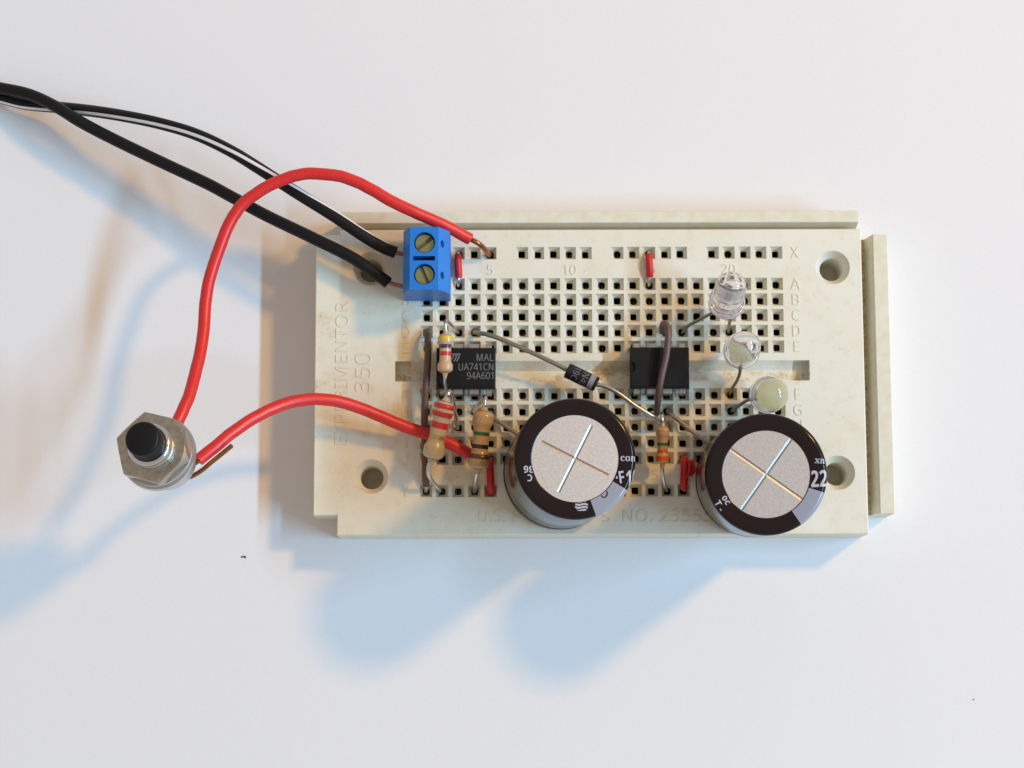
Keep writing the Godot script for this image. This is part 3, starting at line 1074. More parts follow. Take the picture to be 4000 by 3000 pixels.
func jumpers() -> void:
	var reds := [
		["short red jumper wire beside the blue terminal block", 3, -2, 0, 982, 549.5, 599.5],
		["short red jumper wire at the top edge in the middle of the board", 15, -2, 0, 1403, 550, 604],
		["short red jumper wire between the banded tan resistor and the left capacitor", 5, 11, 13, 1062, 991, 1069]]
	for r: Array in reds:
		var top := hole(r[1], r[2], 0)
		var low := hole(r[1], r[3], 0)
		var h := 9.15
		var t := thing("red_jumper", r[0], "jumper wire", Vector3((top.x + low.x) / 2, TOP, (top.z + low.z) / 2), "short red jumper wires")
		var s := Shape.new()
		var long: bool = r[1] == 5
		var za := top.z + (0.45 if not long else 0.2)
		var zb := low.z - (1.15 if not long else -0.2)
		s.tube([Vector3(top.x - 0.05, h - (0.1 if not long else 0.6), za), Vector3(top.x - 0.05, h + 0.15, za + 0.8), Vector3(top.x, h + 0.2, (za + zb) / 2), Vector3(low.x + 0.05, h, zb - 0.7), Vector3(low.x + 0.05, h - (0.25 if not long else 1.0), zb)], 0.58 if not long else 0.6, 16, 6)
		part("insulation", s, M.red_jumper, t)
		for e in 2:
			var l := Shape.new()
			if e == 0:
				l.tube([Vector3(top.x, h - 0.1, za + 0.2), Vector3(top.x, h - 0.2, top.z + 0.15), Vector3(top.x, h - 0.9, top.z), Vector3(top.x, 4.5, top.z)], 0.28, 10, 5)
			else:
				l.tube([Vector3(low.x, h - 0.2, zb - 0.3), Vector3(low.x, h - 0.45, low.z - 0.5 if not long else low.z), Vector3(low.x, h - 1.2, low.z), Vector3(low.x, 4.5, low.z)], 0.28, 10, 5)
			part("lead", l, M.tinned, t)
	# the fourth, with torn insulation
	var a := hole(17, 11, 0)
	var b := hole(17, 13, 0)
	var t := thing("red_jumper", "short red jumper wire with a torn flap of insulation beside the right capacitor", "jumper wire", Vector3(a.x, TOP, (a.z + b.z) / 2), "short red jumper wires")
	var s := Shape.new()
	s.tube([Vector3(a.x + 0.05, 8.7, a.z + 0.15), Vector3(a.x + 0.05, 9.3, a.z + 0.9), Vector3(a.x, 9.45, (a.z + b.z) / 2), Vector3(b.x - 0.05, 9.1, b.z - 1.1), Vector3(b.x - 0.05, 8.6, b.z - 0.25)], 0.62, 16, 6)
	part("insulation", s, M.red_jumper, t)
	s = Shape.new()
	var flap := PackedVector2Array()
	for p: Vector2 in [Vector2(-0.1, -2.0), Vector2(1.0, -2.15), Vector2(1.85, -2.45), Vector2(1.5, -1.85), Vector2(1.75, -0.9), Vector2(1.72, -0.3), Vector2(1.1, 0.35), Vector2(0.5, 0.45), Vector2(0.1, 0.9)]:
		flap.append(p)
	var mid := Vector3(a.x + 0.1, 0, (a.z + b.z) / 2)
	var ix := Geometry2D.triangulate_polygon(flap)
	var bend := func(p: Vector2, under: float) -> Vector3: return mid + Vector3(p.x, 9.75 + 0.28 * sin(p.x * 2.1 + p.y) - 0.25 * p.x - under, p.y)
	for i in range(0, ix.size(), 3):
		var q := [flap[ix[i]], flap[ix[i + 1]], flap[ix[i + 2]]]
		if (q[1] - q[0]).cross(q[2] - q[0]) > 0.0:
			q.reverse()
		s.tri(bend.call(q[0], 0.0), bend.call(q[1], 0.0), bend.call(q[2], 0.0))
		s.tri(bend.call(q[2], 0.3), bend.call(q[1], 0.3), bend.call(q[0], 0.3))
	for i in flap.size():
		var j := (i + 1) % flap.size()
		s.quad(bend.call(flap[j], 0.3), bend.call(flap[i], 0.3), bend.call(flap[i], 0.0), bend.call(flap[j], 0.0))
	part("torn_flap", s, M.red_jumper, t)
	for e in 2:
		var l := Shape.new()
		var q := a if e == 0 else b
		var d := 0.9 if e == 0 else -0.9
		l.tube([Vector3(q.x, 9.2, q.z + d), Vector3(q.x, 8.7, q.z + d * 0.15), Vector3(q.x, 7.8, q.z), Vector3(q.x, 4.5, q.z)], 0.28, 10, 5)
		part("lead", l, M.tinned, t)

	var d1 := hole(1, 3, 0)
	var y1 := hole(1, 13, 0)
	t = thing("brown_jumper", "long straight brown jumper wire running down the left end of the hole grid", "jumper wire", Vector3(d1.x, TOP, (d1.z + y1.z) / 2), "brown jumper wires")
	s = Shape.new()
	s.tube([Vector3(-13.46, 9.00, -8.07), Vector3(-13.33, 10.20, -7.06), Vector3(-13.26, 10.90, -4.57), Vector3(-13.31, 11.10, -2.33), Vector3(-13.54, 11.20, 1.00), Vector3(-13.71, 11.00, 4.28), Vector3(-13.74, 10.90, 5.95), Vector3(-13.70, 10.40, 10.07), Vector3(-13.63, 9.90, 13.67), Vector3(-13.57, 9.30, 15.51), Vector3(-13.52, 8.70, 16.33)], 0.56, 16, 6)
	part("insulation", s, M.brown_jumper, t)
	for e in 2:
		var l := Shape.new()
		if e == 0:
			l.tube([Vector3(-13.38, 10.00, -7.39), Vector3(-13.50, 9.00, -8.15), Vector3(d1.x, 7.6, d1.z), Vector3(d1.x, 4.5, d1.z)], 0.3, 10, 5)
		else:
			l.tube([Vector3(-13.55, 9.00, 15.92), Vector3(-13.49, 8.50, 16.82), Vector3(y1.x, 7.6, y1.z), Vector3(y1.x, 4.5, y1.z)], 0.3, 10, 5)
		part("lead", l, M.tinned, t)

	var d16 := hole(16, 3, 0)
	t = thing("brown_jumper", "brown jumper wire arching over the plain black chip", "jumper wire", Vector3(d16.x, TOP, hole(15, 5.5, 0).z), "brown jumper wires")
	s = Shape.new()
	s.tube([Vector3(24.03, 8.30, -8.27), Vector3(23.83, 10.20, -8.69), Vector3(23.92, 12.00, -8.90), Vector3(24.26, 13.40, -8.44), Vector3(24.46, 13.90, -7.33), Vector3(24.40, 14.00, -5.92), Vector3(24.10, 13.90, -3.37), Vector3(23.51, 13.70, -0.84), Vector3(23.05, 13.20, 1.50), Vector3(22.89, 12.00, 3.31), Vector3(22.85, 10.30, 4.48), Vector3(22.94, 9.00, 4.90), Vector3(22.55, 7.60, 4.80)], 0.52, 16, 6)
	part("insulation", s, M.brown_jumper, t)
	var g15 := hole(15, 8, 0)
	var l2 := Shape.new()
	l2.tube([Vector3(22.74, 9.20, 4.86), Vector3(22.23, 8.00, 4.70), Vector3(g15.x + 0.2, 7.0, g15.z), Vector3(g15.x, 4.5, g15.z)], 0.28, 10, 5)
	part("lead", l2, M.tinned, t)
	l2 = Shape.new()
	l2.tube([Vector3(23.98, 9.00, -8.30), Vector3(d16.x, 7.4, d16.z), Vector3(d16.x, 4.5, d16.z)], 0.28, 10, 5)
	part("lead", l2, M.tinned, t)


# ------------------------------------------------------------------ resistors

func bone(t: float, length: float, bulb: float, neck: float) -> float:          # radius of a dog-bone body at distance t from its lower end
	var e := minf(t, length - t)
	var cap := bulb * 0.95
	if e < cap * 0.5:
		return bulb * sqrt(maxf(0.0, 1.0 - pow(1.0 - e / (cap * 0.5) * 0.86, 2.0))) * 1.02 + 0.02
	var k := smoothstep(length * 0.20, length * 0.32, e)
	return lerpf(bulb * 1.04, neck * 0.97, k)


func resistor(label: String, lo: Vector3, hi: Vector3, bulb: float, neck: float, body: Material, bands: Array, leads: Array, wire: float) -> void:
	var t := thing("resistor", label, "resistor", Vector3((lo.x + hi.x) / 2, TOP, (lo.z + hi.z) / 2), "banded resistors")
	var length := lo.distance_to(hi)
	var xf := along(lo, hi - lo)
	var s := Shape.new()
	var prof := [Vector2(0.0, 0.0)]
	for i in 49:
		var d := length * i / 48.0
		prof.append(Vector2(bone(d, length, bulb, neck), d))
	prof.append(Vector2(0.0, length))
	s.lathe(prof, xf, 28, 0.3)
	for e in 2:                                       # lacquer creeping up the leads
		var cone := [Vector2(bulb * 0.48, 0.06), Vector2(bulb * 0.36, -0.16), Vector2(wire * 1.25, -0.42), Vector2(wire * 0.9, -0.75)]
		cone.reverse()
		s.lathe(cone, xf if e == 0 else along(hi, lo - hi), 18, 0.2)
	part("body", s, body, t)
	for b: Array in bands:
		var band := Shape.new()
		var p := [Vector2(bone(b[0] * length, length, bulb, neck) - 0.05, b[0] * length)]
		for i in 9:
			var d := lerpf(b[0], b[1], i / 8.0) * length
			p.append(Vector2(bone(d, length, bulb, neck) + 0.02, d))
		p.append(Vector2(bone(b[1] * length, length, bulb, neck) - 0.05, b[1] * length))
		band.lathe(p, xf, 28, 0.3)
		part("colour_band", band, b[2], t)
	for w: Array in leads:
		var l := Shape.new()
		l.tube(w, wire, 12, 7)
		part("lead", l, M.tinned, t)


func resistors() -> void:
	resistor("small resistor with yellow, violet and red bands lying on the lettered chip", Vector3(-10.46, 13.80, -0.71), Vector3(-10.37, 14.20, -6.95), 1.17, 0.93, M.resistor_pink,
		[[0.84, 0.92, M.band_yellow], [0.625, 0.72, M.band_violet], [0.44, 0.545, M.band_red]],
		[[Vector3(-10.46, 13.80, -0.60), Vector3(-10.47, 13.40, 0.65), Vector3(-10.40, 12.60, 1.42), Vector3(-10.41, 11.20, 1.81), hole(2.15, 7, 8.4), hole(2, 7, 6), hole(2, 7, 4.5)],
		 [Vector3(-10.37, 14.20, -6.84), Vector3(-10.40, 14.40, -7.98), Vector3(-10.43, 14.20, -8.75), Vector3(-10.25, 13.30, -9.16), Vector3(-9.58, 11.20, -8.82), Vector3(-8.83, 8.80, -8.37), hole(3, 3, 7), hole(3, 3, 4.5)]], 0.27)
	resistor("pale resistor with three red bands lying across the lower red wire", Vector3(-12.47, 13.90, 12.81), Vector3(-10.27, 15.40, 3.81), 1.6, 1.35, M.resistor_pale,
		[[0.865, 0.95, M.band_red], [0.725, 0.815, M.band_red], [0.53, 0.635, M.band_red], [0.345, 0.42, M.band_gold]],
		[[Vector3(-12.50, 13.90, 12.92), Vector3(-12.80, 13.60, 13.40), Vector3(-12.99, 13.10, 14.21), Vector3(-12.92, 12.00, 15.19), Vector3(-12.30, 10.20, 16.14), Vector3(-11.44, 8.60, 17.05), hole(1.85, 13, 7.4), hole(2, 13, 4.5)],
		 [Vector3(-10.25, 15.40, 3.70), Vector3(-9.91, 15.60, 2.86), Vector3(-9.67, 15.30, 2.31), Vector3(-9.47, 14.60, 2.43), Vector3(-9.12, 12.60, 4.12), Vector3(-8.75, 10.00, 5.99), hole(2.95, 9, 8.2), hole(3, 9, 4.5)]], 0.34)
	resistor("tan resistor with green, black and brown bands beside the end of the lower red wire", Vector3(-5.31, 12.60, 14.27), Vector3(-4.40, 13.80, 5.08), 1.57, 1.32, M.resistor_tan,
		[[0.575, 0.635, M.band_green], [0.355, 0.425, M.band_black], [0.185, 0.265, M.band_brown]],
		[[Vector3(-5.32, 12.60, 14.34), Vector3(-5.57, 11.60, 15.08), Vector3(-5.74, 10.40, 15.90), Vector3(-5.82, 9.00, 16.65), hole(4, 13, 7.6), hole(4, 13, 4.5)],
		 [Vector3(-4.39, 13.80, 5.01), Vector3(-4.25, 14.00, 4.09), Vector3(-4.19, 13.80, 3.34), Vector3(-4.27, 13.20, 2.93), Vector3(-4.64, 12.00, 3.02), Vector3(-5.33, 10.00, 3.85), hole(4, 8, 8), hole(4, 8, 4.5)]], 0.36)
	resistor("small tan resistor with green and two orange bands in front of the plain chip", Vector3(23.47, 12.00, 13.34), Vector3(23.51, 12.80, 7.50), 1.02, 0.86, M.resistor_tan,
		[[0.49, 0.565, M.band_green], [0.295, 0.375, M.band_orange], [0.10, 0.215, M.band_orange]],
		[[Vector3(23.47, 12.00, 13.45), Vector3(23.51, 11.40, 14.55), Vector3(23.73, 10.20, 15.74), Vector3(24.11, 8.80, 16.70), hole(15.95, 13, 7.4), hole(16, 13, 4.5)],
		 [Vector3(23.51, 12.80, 7.36), Vector3(23.45, 13.00, 6.44), Vector3(23.45, 12.70, 5.74), Vector3(23.53, 12.00, 5.36), Vector3(23.84, 10.00, 5.84), hole(16, 9, 8), hole(16, 9, 4.5)]], 0.28)


# ------------------------------------------------------------------ diode

func diode() -> void:
	var a: Vector3 = Vector3(8.59, 13.00, -1.34)
	var b: Vector3 = Vector3(13.25, 13.00, 0.96)
	var t := thing("diode", "black diode with a grey end band and long bent leads across the groove", "diode", Vector3((a.x + b.x) / 2, TOP, (a.z + b.z) / 2))
	var xf := along(a, b - a)
	var length := a.distance_to(b)
	var s := Shape.new()
	s.lathe([Vector2(0, 0), Vector2(1.08, 0), Vector2(1.22, 0.14), Vector2(1.22, length - 0.14), Vector2(1.08, length), Vector2(0, length)], xf, 32, 0.8)
	part("body", s, M.diode_black, t)
	s = Shape.new()
	s.lathe([Vector2(1.2, length - 1.35), Vector2(1.236, length - 1.34), Vector2(1.236, length - 0.5), Vector2(1.2, length - 0.49)], xf, 32, 0.8)
	part("cathode_band", s, M.diode_band, t)
	var dir := (b - a).normalized()
	var flat := dir.cross(Vector3.UP).normalized()
	for row: Array in [["1N40", 1.0, -0.15], ["19C", 1.0, -1.7]]:
		s = Shape.new()
		var d: float = length * 0.62 + row[2]
		print_on(s, glyphs(row[0], row[1]), func(p: Vector2) -> Vector3:
			var ang := p.x / 1.24
			return a + dir * (d + p.y) + (Vector3.UP * cos(ang) + flat * sin(ang)) * 1.235, 0.3)
		part("lettering", s, M.chip_print, t)
	s = Shape.new()
	s.tube([a + dir * 0.1, Vector3(7.32, 13.00, -2.08), Vector3(4.64, 12.90, -3.41), Vector3(1.74, 12.60, -4.82), Vector3(-1.53, 12.20, -6.32), Vector3(-3.35, 11.90, -7.03), Vector3(-4.38, 11.40, -7.38), Vector3(-5.28, 10.20, -7.69), hole(4.02, 3, 8.2), hole(4, 3, 4.5)], 0.37, 12, 7)
	part("lead", s, M.tinned_dull, t)
	s = Shape.new()
	s.tube([b - dir * 0.1, Vector3(14.63, 13.00, 1.26), Vector3(16.56, 12.90, 2.23), Vector3(19.17, 12.50, 4.11), Vector3(21.32, 12.00, 5.40), Vector3(22.81, 11.20, 6.14), Vector3(23.62, 10.00, 6.57), hole(16, 9, 8), hole(16.05, 9, 5)], 0.36, 12, 7)
	part("lead", s, M.pin_metal, t)


# ------------------------------------------------------------------ capacitors

const CAP_R := 8.9
const CAP_H := 29.2
const CAP_INNER := 6.35


func capacitors() -> void:
	capacitor("large dark brown capacitor in the middle of the board, nearest the diode", Vector3(7.43, 9.00, 14.53), Vector3(9.18, 35.00, 14.92), Vector3(7.43, 9.00, 14.53), 31.0, 70.0, -63.4, 0.86, [Vector3(1.02, 9.60, 8.51), Vector3(0.15, 9.50, 7.84), Vector3(-1.17, 9.40, 6.94), Vector3(-2.63, 9.20, 5.96), hole(5.02, 8.1, 8.2), hole(5, 8, 4.5)],
		[["con", 0.95, Vector2(7.75, -0.02), 2.0, true, 700, 1.0, true], ["F", 1.75, Vector2(6.75, 2.65), -8.0, true, 700, 0.75, false], [".", 1.75, Vector2(6.0, 2.7), -4.0, true, 700, 0.75, false], ["100", 2.35, Vector2(9.0, 2.75), -4.0, true, 700, 0.62, false],
		 ["o", 1.5, Vector2(4.22, 5.12), 20.0, false, 400, 1.0, false],
		 ["36", 1.0, Vector2(-6.75, 1.6), 180.0, true, 700, 1.0, false], ["C", 0.98, Vector2(-6.6, 2.85), 180.0, true, 700, 0.95, false], ["P", 1.0, Vector2(-5.75, 2.45), 180.0, true, 700, 1.0, false]], true)
	capacitor("large dark brown capacitor standing at the right end of the board beside a mounting hole", Vector3(37.73, 9.00, 15.62), Vector3(36.91, 35.00, 17.22), Vector3(37.73, 9.00, 15.62), 17.7, 55.5, -54.6, 0.99, [Vector3(31.62, 9.70, 10.13), Vector3(29.81, 9.70, 8.96), Vector3(28.01, 9.60, 7.63), Vector3(26.00, 9.40, 5.91), Vector3(24.93, 9.20, 5.00), hole(16.1, 8.05, 8.4), hole(16, 8, 5)],
		[["22", 2.35, Vector2(7.6, 0.62), -3.0, true, 700, 0.72, false], ["xn", 0.85, Vector2(7.75, -1.9), 3.0, true, 700, 1.0, true],
		 ["oc", 0.95, Vector2(-5.85, 3.75), 59.0, true, 700, 1.0, false], ["T -", 1.0, Vector2(-6.8, 4.55), 60.0, true, 700, 1.0, false]], false)


func cap_at(rho: float, h: float) -> Vector2:        # follows the sleeve outwards over its shoulder: (radius, height)
	var bend := 0.75
	var flat := CAP_R - bend
	if rho <= flat:
		return Vector2(rho, h)
	var arc := bend * PI / 2
	if rho < flat + arc:
		var q := (rho - flat) / bend
		return Vector2(flat + bend * sin(q), h - bend * (1.0 - cos(q)))
	return Vector2(CAP_R, h - bend - (rho - flat - arc))


func capacitor(label: String, base: Vector3, top: Vector3, stand: Vector3, from: float, to: float, score: float, reach: float, lead: Array, words: Array, emblem: bool) -> void:
	var t := thing("capacitor", label, "capacitor", Vector3(stand.x, TOP, stand.z), "tall brown capacitors")
	var up := (top - base).normalized()
	var xf := along(base, up)
	var h := (top - base).length()
	var s := Shape.new()
	var prof := [Vector2(7.2, 0.0), Vector2(8.3, 0.0), Vector2(CAP_R - 0.15, 0.15), Vector2(CAP_R, 0.5), Vector2(CAP_R, 2.2), Vector2(CAP_R - 0.25, 2.6), Vector2(CAP_R - 0.6, 3.0), Vector2(CAP_R - 0.6, 3.4), Vector2(CAP_R - 0.25, 3.8), Vector2(CAP_R, 4.2), Vector2(CAP_R, 12.0)]
	for i in 9:
		prof.append(cap_at(CAP_R - 0.75 + 0.75 * PI / 2 * (8 - i) / 8.0, h))
	prof.append_array([Vector2(CAP_INNER + 0.12, h - 0.02), Vector2(CAP_INNER, h - 0.08), Vector2(CAP_INNER, h - 0.4)])
	s.lathe(prof, xf, 96, 0.6)
	part("sleeve", s, M.sleeve_brown, t)
	# polarity stripe: a sector of the same skin
	s = Shape.new()
	var skin := []
	for p: Vector2 in prof.slice(1, prof.size() - 3):
		skin.append(p + Vector2(0.012, 0.012))
	skin.append(Vector2(CAP_INNER + 0.1, h - 0.006))
	s.lathe(skin, xf, 20, 0.6, deg_to_rad(from), deg_to_rad(to))
	part("polarity_stripe", s, M.sleeve_grey, t)
	# the can's lid, pressed with a cross
	s = Shape.new()
	var yl := h - 0.14
	var g := 0.25
	var quarter := deg_to_rad(90.0)
	var lidx := xf * Transform3D(Basis(Vector3.UP, -deg_to_rad(score)), Vector3.ZERO)
	var rr := CAP_INNER * reach
	var groove := Shape.new()
	for k in 4:
		var q := Basis(Vector3.UP, -quarter * k)
		var rim := []
		for i in 13:
			var ang := lerpf(asin(g / rr), quarter - asin(g / rr), i / 12.0)
			rim.append(Vector3(cos(ang) * rr, yl, sin(ang) * rr))
		for i in 12:
			s.tri(lidx * (q * rim[i + 1]), lidx * (q * rim[i]), lidx * (q * Vector3(g, yl, g)))
		var low := 0.11
		groove.quad(lidx * (q * Vector3(0, yl - low, 0)), lidx * (q * Vector3(g, yl, g)), lidx * (q * Vector3(rr, yl, g)), lidx * (q * Vector3(rr, yl - low, 0)))
		groove.quad(lidx * (q * Vector3(0, yl - low, 0)), lidx * (q * Vector3(0, yl - low, rr)), lidx * (q * Vector3(g, yl, rr)), lidx * (q * Vector3(g, yl, g)))
	s.lathe([Vector2(CAP_INNER + 0.05, yl), Vector2(rr * 0.9995, yl)], xf, 64)
	var lid := part("lid", s, M.aluminium, t)
	part("pressed_cross", groove, M.aluminium_score, lid)
	# print on the sleeve: where on the lid's plane, angle, light or dark
	for w: Array in words:
		s = Shape.new()
		var turn := deg_to_rad(w[3])
		var mid: Vector2 = w[2]
		var narrow: float = w[6]
		print_on(s, glyphs(w[0], w[1], w[5], w[7]), func(p: Vector2) -> Variant:
			var q := mid + Vector2(p.x * narrow, -p.y).rotated(turn)
			var rho := q.length()
			if rho < CAP_INNER + 0.1:
				return null
			var c := cap_at(rho, h)
			var d := q / rho
			return xf * (Vector3(d.x * (c.x + 0.03), c.y + 0.03, d.y * (c.x + 0.03))), 0.22)
		if s.v.size() > 0:
			part("lettering", s, M.sleeve_print if w[4] else M.sleeve_brown, t)
	if emblem:                                        # a round badge crossed by wavy bars, cut by the lid
		s = Shape.new()
		for i in 28:
			for j in 24:
				var u := Vector2(i - 13.5, j - 11.5) / 14.0
				var bar := fposmod(u.y * 1.9 + 0.16 * sin(u.x * 4.0) + 0.2, 1.0)
				if u.length() > 0.98 or bar < 0.36:
					continue
				var q := Vector2(0.9, 6.9) + u * Vector2(0.98, 0.82)
				if q.length() < CAP_INNER + 0.06:
					continue
				var e := Vector2(0.98, 0.82) / 28.0 * 1.02
				s.quad(xf * Vector3(q.x - e.x, h + 0.025, q.y + e.y), xf * Vector3(q.x + e.x, h + 0.025, q.y + e.y), xf * Vector3(q.x + e.x, h + 0.025, q.y - e.y), xf * Vector3(q.x - e.x, h + 0.025, q.y - e.y))
		part("emblem", s, M.sleeve_print, t)
	s = Shape.new()
	s.lathe([Vector2(0, 0.25), Vector2(7.3, 0.25)], xf * Transform3D(Basis(Vector3.RIGHT, PI), Vector3(0, 0.6, 0)), 48)
	part("rubber_seal", s, M.rubber, t)
	s = Shape.new()
	s.tube(lead, 0.36, 12, 7)
	part("lead", s, M.tinned_dull, t)


# ------------------------------------------------------------------ light-emitting diodes

func leds() -> void:
	led("clear colourless light emitting diode leaning away, uppermost of three", Vector3(33.65, 13.60, -11.84), Vector3(33.77, 19.40, -13.33),
		[[Vector3(32.98, 13.70, -10.90), Vector3(31.95, 13.00, -10.50), Vector3(31.13, 12.40, -10.31), Vector3(29.69, 11.20, -9.71), Vector3(28.40, 10.00, -9.17), Vector3(27.52, 9.00, -8.67), hole(17.1, 3, 8), hole(17, 3, 4.5)],
		 [Vector3(34.28, 13.70, -10.60), Vector3(34.40, 12.40, -9.65), Vector3(34.39, 10.60, -9.07), Vector3(34.47, 8.60, -8.51), hole(20, 3, 7), hole(20, 3, 4.5)]], 0.0, Vector2(0, 0), false)
	led("clear light emitting diode with a half green dome, middle one of three", Vector3(35.86, 13.60, -4.26), Vector3(35.77, 20.00, -3.91),
		[[Vector3(35.67, 13.70, -1.93), Vector3(35.72, 12.80, -1.04), Vector3(35.42, 11.00, 0.02), Vector3(34.86, 9.20, 0.94), hole(20, 6.85, 8), hole(20, 7, 5), hole(20, 7, 4.5)],
		 [Vector3(36.02, 13.70, -5.75), Vector3(36.29, 12.00, -6.76), hole(21, 3.4, 9), hole(21, 4, 7), hole(21, 4, 4.5)]], 2.2, Vector2(-0.48, 0.58), true)
	led("light emitting diode whose whole dome looks pale green, above the right capacitor", Vector3(39.84, 13.60, 2.69), Vector3(39.92, 20.00, 3.44),
		[[Vector3(38.56, 13.70, 3.18), Vector3(37.60, 12.60, 3.17), Vector3(36.78, 11.40, 3.31), Vector3(35.83, 10.00, 3.85), Vector3(35.05, 9.00, 4.35), hole(20.1, 8, 7.8), hole(20, 8, 4.5)],
		 [Vector3(40.57, 13.70, 3.61), Vector3(40.77, 12.00, 3.97), hole(22, 8, 8), hole(22, 8, 4.5)]], 3.1, Vector2(0, 0), true)


func led(label: String, base: Vector3, dome: Vector3, leads: Array, spin: float, shift: Vector2, lit: bool) -> void:
	var t := thing("light_emitting_diode", label, "light emitting diode", Vector3(base.x, TOP, base.z), "three light emitting diodes at the right end")
	var up := (dome - base).normalized()
	var xf := along(base, up)
	var c := (dome - base).length()
	var s := Shape.new()
	var prof := [Vector2(0, 0), Vector2(2.75, 0), Vector2(2.9, 0.15), Vector2(2.9, 0.85), Vector2(2.75, 1.0), Vector2(2.5, 1.03), Vector2(2.47, c * 0.6), Vector2(2.44, c)]
	for i in range(1, 15):
		var a := PI / 2 * i / 14.0
		prof.append(Vector2(2.44 * cos(a), c + 2.44 * sin(a)))
	s.lathe(prof, xf, 48, 0.6)
	part("lens", s, M.clear_lens, t)
	# reflector cup and its posts inside the lens
	s = Shape.new()
	var y := c - (2.35 if lit else 4.3)
	var cup := xf * Transform3D(Basis(), Vector3(shift.x, 0, shift.y))
	if lit:
		s.lathe([Vector2(0, y - 0.9), Vector2(0.5, y - 0.85), Vector2(1.15, y - 0.15), Vector2(1.15, y), Vector2(1.0, y)], cup, 24, 0.8)
	s.box(Vector3(-0.2, 0.4, -0.2), Vector3(0.2, y - 0.8, 0.2), 0.02, cup)
	if lit:
		var post := xf * Transform3D(Basis(Vector3.UP, spin), Vector3.ZERO)
		s.box(Vector3(1.45, 0.4, -0.2), Vector3(1.75, y - 0.5, 0.2), 0.02, post)
	part("lead_frame", s, M.tinned, t)
	if lit:
		s = Shape.new()
		s.lathe([Vector2(1.08, y - 0.02), Vector2(1.05, y + 0.06), Vector2(0.6, y + 0.14), Vector2(0, y + 0.18)], cup, 24, 0.3)
		part("phosphor", s, M.phosphor if shift == Vector2.ZERO else M.phosphor_dull, t)
	for w: Array in leads:
		s = Shape.new()
		s.tube(w, 0.27, 8, 6)
		part("lead", s, M.tinned_dull, t)


# ------------------------------------------------------------------ push button and its red wires

